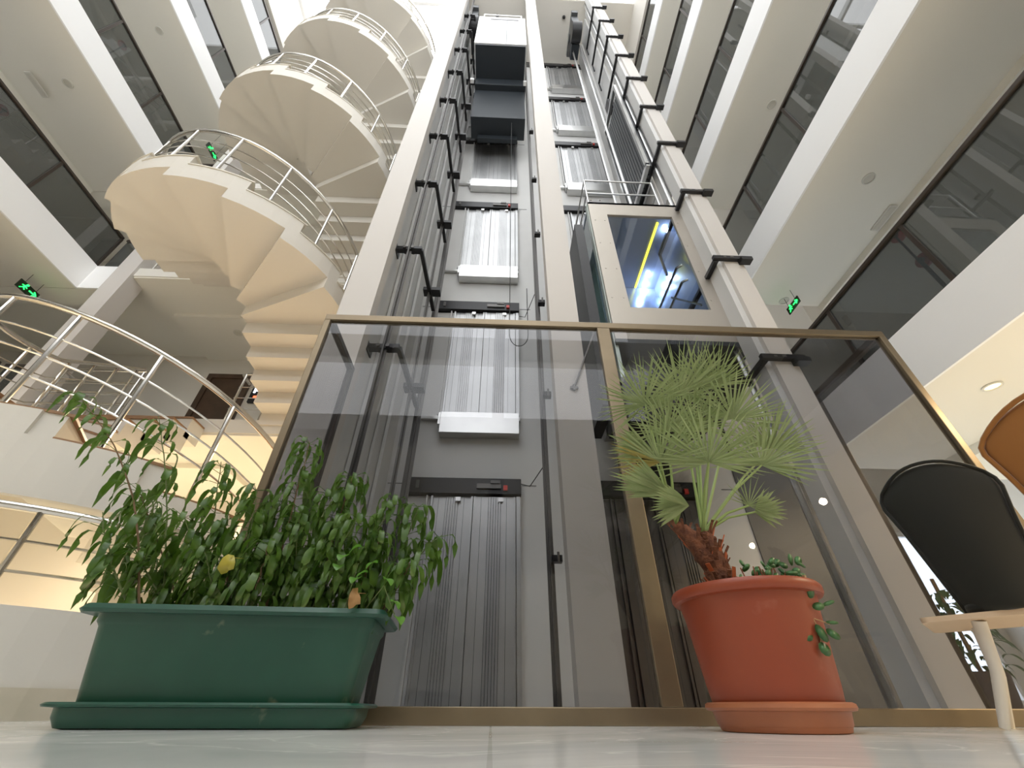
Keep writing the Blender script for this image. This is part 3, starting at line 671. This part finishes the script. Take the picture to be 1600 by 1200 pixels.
def leaf(m, base, d, L, wd, droop, rnd, up=Vector((0, 0, 1)), n=7, curl=.25):
    """drooping lance-shaped blade with folded midrib"""
    d = Vector(d).normalized(); p = Vector(base); rows = []; st = L / n
    for i in range(n + 1):
        u = i / n; side = d.cross(up)
        side = side.normalized() if side.length > .05 else Vector((1, 0, 0))
        nn = side.cross(d)
        w = wd * (sin(pi * min(1, u ** .75)) ** .8 if 0 < u < 1 else .03) * .5
        rows.append((p + side * w + nn * w * curl, p, p - side * w + nn * w * curl))
        p = p + d * st; d = (d + Vector((0, 0, -1)) * droop * (1.1 - u * .4) + Vector((rnd.uniform(-1, 1), rnd.uniform(-1, 1), 0)) * .03).normalized()
    vs = [q for r in rows for q in r]; fs = []
    for i in range(n):
        for k in (0, 1): fs.append((i * 3 + k, i * 3 + k + 1, i * 3 + k + 4, i * 3 + k + 3))
    m.add(vs, fs)
def leafy(base, tip, bend, label, seed, dens=1.0, grp='leafy shoots growing in the green planter', ll=.13):
    rnd = random.Random(seed); b = Vector(base); tp = Vector(tip)
    t = thing('leafy_plant', b, label, 'plant', grp)
    pts = []
    N = 12
    for i in range(N + 1):
        u = i / N; p = b.lerp(tp, u); p += Vector(bend) * sin(pi * u) + Vector((rnd.uniform(-1, 1), rnd.uniform(-1, 1), 0)) * .004; pts.append(p)
    MB().tube(pts, [.0045 * (1.15 - u / N * .75) for u in range(N + 1)], 6).build('stem', STEM if seed % 3 else STEMB, t, smooth=True)
    m = MB(); Ltot = (tp - b).length; k = 0; s = .05
    ph = rnd.uniform(0, 6.28)
    while s < Ltot:
        u = s / Ltot; x = u * N; i = min(int(x), N - 1); p = pts[i].lerp(pts[i + 1], x - i)
        if u > .18 or rnd.random() < .5:
            nl = (3 if dens > .7 else 2) if u < .93 else 6
            for q in range(nl):
                a = ph + k * 2.4 + q * 2 * pi / nl + rnd.uniform(-.3, .3)
                d = Vector((cos(a), sin(a), rnd.uniform(.0, .5))).normalized(); pet = rnd.uniform(.02, .05)
                e = p + d * pet; 
                m.tube([p, p + d * pet * .5, e], .0014, 4)
                L = rnd.uniform(.75, 1.15) * ll * (1 if u < .9 else .9)
                leaf(m, e, d + Vector((0, 0, -.25)), L, L * rnd.uniform(.17, .25), rnd.uniform(.9, 1.5), rnd)
        s += rnd.uniform(.028, .045) / dens; k += 1
    o = m.build('foliage', LEAF, t, smooth='all')
    return t
def tipat(px, py, Y): return atY(px, py, Y)
plants = [  # base x in planter frame, tip pixel, tip Y, bend, label
 (-.40, (118, 612), 1.86, (.09, 0, .04), 'tallest leafy shoot at the left end of the green planter, arching far left', .5),
 (-.36, (248, 650), 1.92, (.02, 0, .02), 'tall leafy shoot at the left of the green planter, right of the arching one', .6),
 (-.42, (160, 800), 1.80, (-.02, 0, .0), None, .9),
 (-.30, (215, 760), 1.98, (0, 0, 0), None, 1.1),
 (-.25, (345, 722), 1.94, (0, 0, 0), 'leafy shoot with clustered tip in front of the handrail, left half of the planter', .8),
 (-.20, (285, 800), 1.86, (.01, 0, 0), None, 1.2),
 (-.10, (345, 815), 1.98, (0, 0, 0), None, 1.2),
 (-.06, (402, 765), 1.90, (0, 0, 0), None, 1.2),
 (-.02, (440, 775), 2.0, (0, 0, 0), None, 1.2),
 (.04, (485, 690), 1.94, (0, 0, 0), 'tall slim leafy shoot in front of the left pane of smoked glass', 1.1),
 (.10, (470, 790), 1.84, (0, 0, 0), None, 1.2),
 (.13, (515, 765), 1.98, (0, 0, 0), None, 1.1),
 (.20, (552, 742), 1.93, (0, 0, 0), None, 1.2),
 (.22, (560, 800), 1.84, (0, 0, 0), None, 1.2),
 (.29, (620, 775), 1.94, (0, 0, 0), None, 1.1),
 (.33, (598, 830), 1.86, (0, 0, 0), None, 1.2),
 (.38, (655, 790), 1.98, (.03, 0, .03), None, .9),
 (.43, (690, 836), 1.95, (.03, 0, .07), 'leafy shoot leaning out over the right end of the green planter', .9),
 (.44, (640, 880), 1.84, (.03, 0, .04), None, 1.0),
 (-.33, (205, 850), 1.84, (0, 0, 0), None, 1.1), (-.14, (320, 860), 1.82, (0, 0, 0), None, 1.2), (.0, (420, 850), 1.84, (0, 0, 0), None, 1.3), (.16, (510, 850), 1.83, (0, 0, 0), None, 1.3),
]
order = sorted(range(len(plants)), key=lambda i: plants[i][1][0])
ords = 'first second third fourth fifth sixth seventh eighth ninth tenth eleventh twelfth thirteenth fourteenth fifteenth sixteenth seventeenth eighteenth nineteenth twentieth twenty-first twenty-second twenty-third'.split()
for i, (bx, (tx, ty), Y, bend, lab, dens) in enumerate(plants):
    rnd = random.Random(100 + i); b = PR(bx, rnd.uniform(-.08, .10), .32)
    leafy(b, tipat(tx, ty, Y), bend, lab or 'leafy green shoot in the green planter, its tip %s from the left' % ords[order.index(i)], i, dens, ll=.15 if i > 1 else .16)
# odd leaves
def flatleaf(name, c, size, mt, label, seed):
    rnd = random.Random(seed); m = MB(); c = Vector(c); vs = [c]; n = 12
    for k in range(n):
        a = 2 * pi * k / n; r = size * (1 + .22 * cos(3 * a + .6) + rnd.uniform(-.2, .2)); vs.append(c + Vector((r * cos(a) * .8, rnd.uniform(-.008, .008) - .01 * cos(2 * a), r * sin(a))))
    m.add(vs, [(0, 1 + k, 1 + (k + 1) % n) for k in range(n)])
    st = m.tube([c + Vector((0, 0, size * .6)), c + Vector((.01, .10, size * 1.2))], .0015, 5)
    o = m.build(name, mt, smooth='all'); md = o.modifiers.new('s', 'SOLIDIFY'); md.thickness = .001; tag(o, label, 'leaf'); return o
flatleaf('yellow_leaf', atY(357, 880, 1.72), .035, LEAFY, 'yellow curled leaf with brown middle above the green planter rim', 3)
flatleaf('dry_leaf', atY(554, 935, 1.73), .030, LEAFD, 'pale orange dried leaf over the right end of the planter rim', 4)
t = thing('heart_leaf_weed', PR(.36, -.12, .32), 'small round-leaved green weed beside the dried leaf at the planter right end', 'plant')
m = MB(); rnd = random.Random(9)
for px, py in ((540, 870), (565, 855), (575, 895), (530, 885), (590, 880), (560, 905), (600, 905), (610, 940), (618, 965)):
    e = atY(px, py, 1.74); leaf(m, e, Vector((rnd.uniform(-1, 1), -.4, .1)), .055, .045, .3, rnd)
m.build('foliage', leafmat('fresh_leaf', (.09, .22, .03), (.14, .30, .05)), t, smooth='all')
MB().tube([PR(.36, -.12, .32), atY(560, 880, 1.75)], .002, 5).tube([PR(.43, -.13, .34), atY(600, 915, 1.76), atY(616, 960, 1.75)], .002, 5).build('stem', STEM, t)

# ------------------------------------------------------------------ terracotta pot with palm
TERRA = mat('terracotta_plastic', (.29, .055, .020), .42, noise=(.25, .045, .016), nscale=4)
stain(TERRA, (.44, .15, .10), 6, .66, .80)
TERRA2 = mat('orange_saucer_plastic', (.38, .135, .06), .45, noise=(.33, .11, .048), nscale=5)
KX, KY = .952, 1.725
t = thing('plant_pot', (KX, KY, 0), 'large round terracotta coloured pot with rolled rim on an orange saucer', 'plant pot')
MB().lathe([(.185, .012), (.19, .02), (.205, .12), (.228, .33), (.232, .345), (.236, .375), (.256, .378), (.262, .388), (.262, .405), (.254, .415), (.244, .417), (.236, .41), (.232, .38), (.228, .35)], (KX, KY), 72).build('pot', TERRA, t, smooth=True)
MB().lathe([(.180, 0), (.188, .002), (.196, .02), (.205, .052), (.222, .055), (.226, .062), (.224, .072), (.216, .076), (.208, .072), (.198, .02), (.19, .01)], (KX, KY), 72).build('saucer', TERRA2, t, smooth=True)
MB().lathe([(.001, .36), (.229, .36), (.229, .388), (.14, .392), (.001, .395)], (KX, KY), 40).build('soil', SOIL, t)
PALM = leafmat('palm_green', (.22, .27, .12), (.31, .36, .18), .45); PALMY = leafmat('palm_yellow_tip', (.38, .27, .07), (.28, .26, .08), .5)
PET = mat('palm_petiole', (.22, .30, .09), .5); FIB = mat('palm_fibre_brown', (.10, .035, .018), .9, noise=(.20, .075, .035), nscale=40, bump=.8, bscale=80); FIBO = mat('palm_base_orange', (.40, .09, .025), .6)
t = thing('fan_palm', (KX - .08, KY, .39), 'small fan palm with spiky round leaves and fibrous brown trunk in the terracotta pot', 'palm')
tb = Vector((KX - .07, KY - .02, .39)); tt = tb + Vector((-.03, 0, .24))
MB().tube([tb, tb.lerp(tt, .3), tb.lerp(tt, .7), tt], [.055, .052, .044, .030], 14).build('trunk', FIB, t, smooth=True)
tt2 = Vector((KX - .21, KY - .03, .66))
MB().tube([tb + Vector((-.02, 0, .10)), tt2 + Vector((.05, 0, -.05)), tt2], [.04, .035, .02], 10).build('side_trunk', FIB, t, smooth=True)
rnd = random.Random(5); m = MB(); m2 = MB()
for i in range(110):
    u = rnd.random(); a = rnd.uniform(0, 2 * pi); side = rnd.random() < .3
    c = (tb.lerp(tt, u) if not side else (tb + Vector((-.02, 0, .10))).lerp(tt2, u)); r = (.057 - .025 * u) if not side else .03
    o_ = Vector((cos(a), sin(a), 0)); p = c + o_ * r * .8; q = p + (o_ * rnd.uniform(.3, .9) + Vector((0, 0, 1))).normalized() * rnd.uniform(.03, .075)
    (m2 if rnd.random() < .22 else m).bar(p, q, rnd.uniform(.010, .02), .004)
m.mi = [0] * len(m.f); m.cur = 1; m.add(m2.v, m2.f); m.build('leaf_bases', [FIB, FIBO], t)
camp = Vector((0, 0, CH))
def fan(hub, root, R, spread, seed, tilt=0.0, n=26, yellow=False):
    rnd = random.Random(seed); hub = Vector(hub); root = Vector(root)
    p = (hub - root).normalized(); v = (camp - hub).normalized()
    p = (p * .55 + Vector((0, 0, 1)) * .45 - v * 0).normalized()
    nrm = (v * .8 + (v - p * v.dot(p)).normalized() * .35 + Vector((rnd.uniform(-.3, .3), 0, rnd.uniform(-.25, .15)))).normalized(); s = p.cross(nrm).normalized(); pp = nrm.cross(s).normalized()
    if pp.dot(p) < 0: pp = -pp
    mid = root.lerp(hub, .55) + Vector((0, 0, .02))
    MB().tube([root, mid, hub], [.0075, .0055, .004], 6).build('petiole', PET, t, smooth=True)
    m = MB()
    if yellow: m.cur = 0
    for i in range(n):
        a = (i / (n - 1) - .5) * 2 * spread + rnd.uniform(-.05, .05); L = R * (1 - .22 * abs(a / spread) ** 2) * rnd.uniform(.86, 1.08)
        d0 = (pp * cos(a) + s * sin(a) + nrm * rnd.uniform(-.12, .22)).normalized()
        side = nrm.cross(d0).normalized(); w = .0050 * R / .3 * rnd.uniform(.8, 1.15)
        rows = []; N = 6; pt = hub.copy(); d = d0.copy()
        for j in range(N + 1):
            u = j / N; ww = w * (.35 + 1.9 * u if u < .38 else 1.07 * (1 - ((u - .38) / .62) ** 1.6) + .02)
            rows += [pt + side * ww + nrm * ww * .5, pt, pt - side * ww + nrm * ww * .5]
            pt = pt + d * (L / N); d = (d + Vector((0, 0, -1)) * .022 * u * rnd.uniform(.4, 1.4)).normalized()
        if yellow: m.cur = 1 if (i < n * .22 or i in (9, 11)) else 0
        m.add(rows, [(j * 3 + k, j * 3 + k + 1, j * 3 + k + 4, j * 3 + k + 3) for j in range(N) for k in (0, 1)])
    m.build('fan_leaf', [PALM, PALMY] if yellow else PALM, t, smooth='all')
R_ = tt
fans = [((1062, 618), 1.84, .31, 1.9, .1, R_), ((1008, 632), 1.72, .26, 1.9, .2, tt2), ((1107, 722), 1.55, .27, 1.75, .25, R_), ((1145, 655), 1.80, .29, 1.6, -.1, R_),
        ((1190, 727), 1.74, .27, 1.7, .15, R_), ((1032, 722), 1.60, .24, 1.7, .2, tt2), ((1090, 600), 1.95, .25, 1.8, .1, R_), ((1045, 672), 1.70, .22, 1.8, .4, tt2),
        ((1120, 600), 1.92, .24, 1.7, .2, R_), ((1205, 700), 1.88, .24, 1.5, .2, R_), ((1170, 790), 1.68, .12, 1.5, .3, R_), ((1085, 668), 1.88, .24, 2.0, .5, R_)]
for i, ((px, py), Y, R, sp, ti, root) in enumerate(fans): fan(atY(px, py, Y), root, R * 1.08, sp * 1.08, 20 + i, ti, 40 if R > .2 else 16, i == 5)
# drooping low fans on the left: pointing left and slightly up
def fan_dir(hub, root, d, R, spread, seed, n=18):
    rnd = random.Random(seed); hub = Vector(hub); root = Vector(root); d = Vector(d).normalized(); v = (camp - hub).normalized(); nrm = (v - d * v.dot(d)).normalized(); s = d.cross(nrm)
    MB().tube([root, root.lerp(hub, .5) + Vector((0, 0, .02)), hub], [.006, .005, .004], 6).build('petiole', PET, t, smooth=True)
    m = MB()
    for i in range(n):
        a = (i / (n - 1) - .5) * 2 * spread; L = R * rnd.uniform(.8, 1.05) * (1 - .2 * abs(a / spread)); dd = (d * cos(a) + s * sin(a) + nrm * rnd.uniform(-.1, .2)).normalized(); side = nrm.cross(dd).normalized(); rows = []; N = 5; pt = hub.copy()
        for j in range(N + 1):
            u = j / N; ww = .008 * (.4 + 1.8 * u if u < .35 else 1.05 * (1 - ((u - .35) / .65) ** 1.6) + .02)
            rows += [pt + side * ww + nrm * ww * .5, pt, pt - side * ww + nrm * ww * .5]; pt = pt + dd * (L / N); dd = (dd + Vector((0, 0, -1)) * .04).normalized()
        m.add(rows, [(j * 3 + k, j * 3 + k + 1, j * 3 + k + 4, j * 3 + k + 3) for j in range(N) for k in (0, 1)])
    m.build('fan_leaf', PALM, t, smooth='all')
fan_dir(atY(1045, 772, 1.62), tt2, (-1, 0, .55), .25, .5, 51)
fan_dir(atY(1075, 790, 1.55), tt2, (-1, -.1, .1), .17, .7, 52)
fan_dir(atY(1020, 705, 1.85), tt2, (-1, .1, .25), .24, .6, 53)
fan_dir(atY(1180, 800, 1.68), tt, (.9, 0, .2), .15, .8, 54, 14)
# succulent
SUCC = leafmat('succulent_leaf', (.06, .17, .06), (.11, .25, .09), .3)
def oval(m, c, d, L, W, th=.004):
    c = Vector(c); d = Vector(d).normalized(); v = Vector((.2, -1, .3)); s = d.cross(v).normalized(); nn = s.cross(d); n = 10
    top = [c + d * (L / 2 - L / 2 * cos(2 * pi * k / n)) + s * (W / 2 * sin(2 * pi * k / n)) for k in range(n)]
    mid = c + d * L / 2
    m.add(top + [mid + nn * th, mid - nn * th], [(k, (k + 1) % n, n) for k in range(n)] + [((k + 1) % n, k, n + 1) for k in range(n)])
t = thing('trailing_succulent', (KX + .2, KY - .15, .4), 'succulent with round green leaves trailing over the terracotta pot rim', 'succulent')
Ys = 1.53
path = [atY(1240, 902, 1.60), atY(1258, 900, 1.555), atY(1262, 915, Ys), atY(1256, 935, Ys - .01), atY(1266, 960, Ys), atY(1280, 985, Ys), atY(1284, 1005, Ys)]
MB().tube(path, .0035, 6).tube([atY(1266, 950, Ys), atY(1290, 945, Ys)], .002, 5).tube([atY(1268, 965, Ys), atY(1296, 975, Ys)], .002, 5).build('stem', mat('pale_stem', (.42, .26, .13), .7), t, smooth=True)
m = MB()
for px, py, dx, dz, L, Wd in ((1266, 935, .3, 1, .035, .026), (1258, 955, -1, .1, .045, .024), (1285, 946, 1, .3, .035, .010), (1270, 950, .8, .2, .03, .02), (1275, 975, .2, -1, .04, .03), (1290, 985, .9, -.5, .032, .026), (1268, 990, -.8, -.2, .03, .028), (1282, 1003, .2, -1, .03, .034), (1290, 972, 1, -.05, .03, .01), (1262, 960, -1, -.4, .035, .022)):
    oval(m, atY(px, py, Ys - .01), (dx, -.1, dz), L * 1.35, Wd * 1.3)
m.build('leaves', SUCC, t, smooth='all')
m = MB(); rnd = random.Random(77)
for i in range(34):
    a = rnd.uniform(0, 1); x = KX - .02 + a * .20; p = Vector((x, KY - .14 + rnd.uniform(-.04, .1), .41 + rnd.uniform(0, .075))); oval(m, p, (rnd.uniform(-1, 1), rnd.uniform(-.5, .2), rnd.uniform(-.1, .9)), rnd.uniform(.028, .045), rnd.uniform(.018, .028))
m.build('leaves', SUCC, t, smooth='all')
m = MB()
for i in range(12):
    x = KX + rnd.uniform(-.02, .18); m.tube([(x, KY - .1, .39), (x + rnd.uniform(-.03, .03), KY - .12, .45 + rnd.uniform(0, .03))], .0025, 5)
m.build('stems', mat('red_stem', (.28, .09, .05), .6), t)

# ------------------------------------------------------------------ chairs
BV = mat('black_velvet', (.010, .011, .008), .85, sheen=.25); OV = mat('brown_velvet', (.30, .12, .025), .85, sheen=.4); WL = mat('white_painted_leg', (.72, .68, .60), .45); PLY = mat('beige_seat_base', (.62, .47, .32), .6)
def chair(name, c, ang, fabric, label, bw=.25, hb=.88, lean=.10, legs=None, wb=.19, zb=.40):
    """bucket chair: back towards -Y before turning; c is the middle of the seat on the floor"""
    t = thing(name, (c[0], c[1], 0), label, 'chair', 'velvet chairs at the right')
    ca, sa = cos(ang), sin(ang)
    T = lambda x, y, z: (c[0] + x * ca - y * sa, c[1] + x * sa + y * ca, z)
    # shell: grid over width u and height v, thickness
    def shell(off):
        g = []
        for j in range(13):
            v = j / 12; row = []
            for i in range(15):
                u = i / 14 * 2 - 1
                hw = wb + (bw - wb) * min(1, v * 1.2) ; hw *= 1 - .10 * max(0, v - .9) / .1
                zt = zb + (hb - zb) * v - (.075 * abs(u) ** 2.2) * max(0, v - .55) / .45
                y = -.21 - lean * v + .09 * u * u * (1 - .25 * v) - .02 * sin(pi * v)
                row.append(Vector((u * hw, y + off, zt)))
            g.append(row)
        return g
    A = shell(-.022); B = shell(.022); nj, ni = 13, 15
    vs = [T(*p) for r in A for p in r] + [T(*p) for r in B for p in r]; o = nj * ni; fs = []
    for j in range(nj - 1):
        for i in range(ni - 1):
            a = j * ni + i; fs.append((a, a + 1, a + ni + 1, a + ni)); fs.append((o + a, o + a + ni, o + a + ni + 1, o + a + 1))
    for i in range(ni - 1):
        fs.append((i, o + i, o + i + 1, i + 1)); a = (nj - 1) * ni + i; fs.append((a, a + 1, o + a + 1, o + a))
    for j in range(nj - 1):
        a = j * ni; fs.append((a, a + ni, o + a + ni, o + a)); a = j * ni + ni - 1; fs.append((a, o + a, o + a + ni, a + ni))
    bk = MB().add(vs, fs).build('backrest', fabric, t, smooth='all'); md = bk.modifiers.new('s', 'SUBSURF'); md.levels = md.render_levels = 1
    pip = [T(*(A[j][0] + Vector((0, -.004, 0)))) for j in range(nj)] + [T(*(A[nj - 1][i] + Vector((0, -.004, 0)))) for i in range(1, ni)] + [T(*(A[j][ni - 1] + Vector((0, -.004, 0)))) for j in range(nj - 2, -1, -1)]
    MB().tube(pip, .008, 6).build('piping', fabric, bk, smooth='all')
    # seat cushion and base board
    def slab(z0, z1, h, d0, d1, r, nm, mt, bev):
        ring = rrect(h, (d1 - d0) / 2, r); cy = (d0 + d1) / 2; n = len(ring)
        vs = [T(a, b + cy, z0) for a, b in ring] + [T(a, b + cy, z1) for a, b in ring]
        return MB().add(vs, [tuple(range(n - 1, -1, -1)), tuple(range(n, 2 * n))] + [(k, (k + 1) % n, n + (k + 1) % n, n + k) for k in range(n)]).build(nm, mt, t, bevel=bev, smooth=True)
    slab(zb + .005, zb + .04, .13, -.20, .12, .06, 'seat_cushion', fabric, .012)
    slab(zb - .015, zb + .004, .28, -.21, .20, .03, 'seat_base', PLY, 0)
    for a_, b_ in legs or (): MB().tube([a_, Vector(a_).lerp(Vector(b_), .5) + Vector((.02, -.005, 0)), b_], [.024, .021, .016], 12).build('leg', WL, t, smooth=True)
    for sx, sy in () if legs else ((-1, -1), (1, -1), (1, 1), (-1, 1)):
        p0 = Vector((sx * .17, sy * .16 + .0, .386)); p1 = Vector((sx * .215, sy * .215, .004))
        pm = p0.lerp(p1, .5) + Vector((-sx * .012, -sy * .012, 0))
        MB().tube([T(*p0), T(*pm), T(*p1)], [.021, .018, .013], 12).build('leg', WL, t, smooth=True)
    return t
chair('velvet_chair', (2.10, 1.83), RD(-47), BV, 'black velvet chair with pale legs standing in front of the smoked glass', bw=.20, hb=.935, lean=.05, wb=.125, zb=.355, legs=[((1.93, 1.82, .34), (1.90, 1.93, .004)), ((2.10, 2.00, .34), (2.09, 2.10, .004)), ((2.12, 1.66, .34), (2.22, 1.60, .004)), ((2.26, 1.84, .34), (2.36, 1.90, .004))])
chair('velvet_chair', (1.99, 1.15), RD(-55), OV, 'brown velvet chair at the right frame edge, only its back corner visible', bw=.24, hb=.86, lean=.10)

# ------------------------------------------------------------------ things on the right behind the screen
t = thing('potted_shrub', (5.2, 5.2, 0), 'dark leafy potted shrub before the bright window beyond the black chair', 'plant')
MB().lathe([(.16, 0), (.22, .36), (.235, .38), (.21, .38), (.2, .3)], (5.2, 5.2), 28).build('pot', mat('dark_pot', (.05, .03, .03), .5), t, smooth=True)
m = MB(); rnd = random.Random(31)
for i in range(130):
    a = rnd.uniform(0, 6.28); z = rnd.uniform(.40, 1.15); r = rnd.uniform(.02, .30); p = Vector((5.2 + r * cos(a), 5.2 + r * sin(a), z))
    leaf(m, p, Vector((cos(a), sin(a), rnd.uniform(.1, .9))), rnd.uniform(.16, .30), .05, .35, rnd)
m.build('foliage', leafmat('dark_leaf', (.02, .06, .015), (.04, .10, .02)), t, smooth='all')
MB().tube([(5.2, 5.2, .3), (5.22, 5.18, 1.3)], .02, 8).build('stem', STEMB, t)
t = thing('potted_shrub', (6.3, 4.4, 0), 'broad bushy potted shrub at the right frame edge near the floor', 'plant')
MB().lathe([(.16, 0), (.22, .36), (.235, .38), (.21, .38), (.2, .3)], (6.3, 4.4), 28).build('pot', mat('dark_pot2', (.05, .03, .03), .5), t, smooth=True)
m = MB()
for i in range(190):
    a = rnd.uniform(0, 6.28); z = rnd.uniform(.35, 1.15); r = rnd.uniform(.02, .42); p = Vector((6.3 + r * cos(a), 4.4 + r * sin(a), z))
    leaf(m, p, Vector((cos(a), sin(a), rnd.uniform(.1, .9))), rnd.uniform(.14, .26), .06, .35, rnd)
m.build('foliage', leafmat('dark_leaf2', (.025, .07, .015), (.05, .12, .02)), t, smooth='all')
MB().tube([(6.3, 4.4, .3), (6.32, 4.38, 1.0)], .02, 8).build('stem', STEMB, t)
BLUE = mat('blue_plastic', (.02, .07, .22), .4)
t = thing('blue_bin', (4.75, 3.5, 0), 'dark blue plastic bin standing at the right behind the chair leg', 'bin')
MB().lathe([(.15, 0), (.19, .5), (.2, .52), (.18, .52), (.15, .05)], (4.95, 3.45), 28).build('body', BLUE, t, smooth=True)
MB().lathe([(.205, .52), (.205, .55), (.001, .60)], (4.95, 3.45), 28).build('lid', BLUE, t, smooth=True)
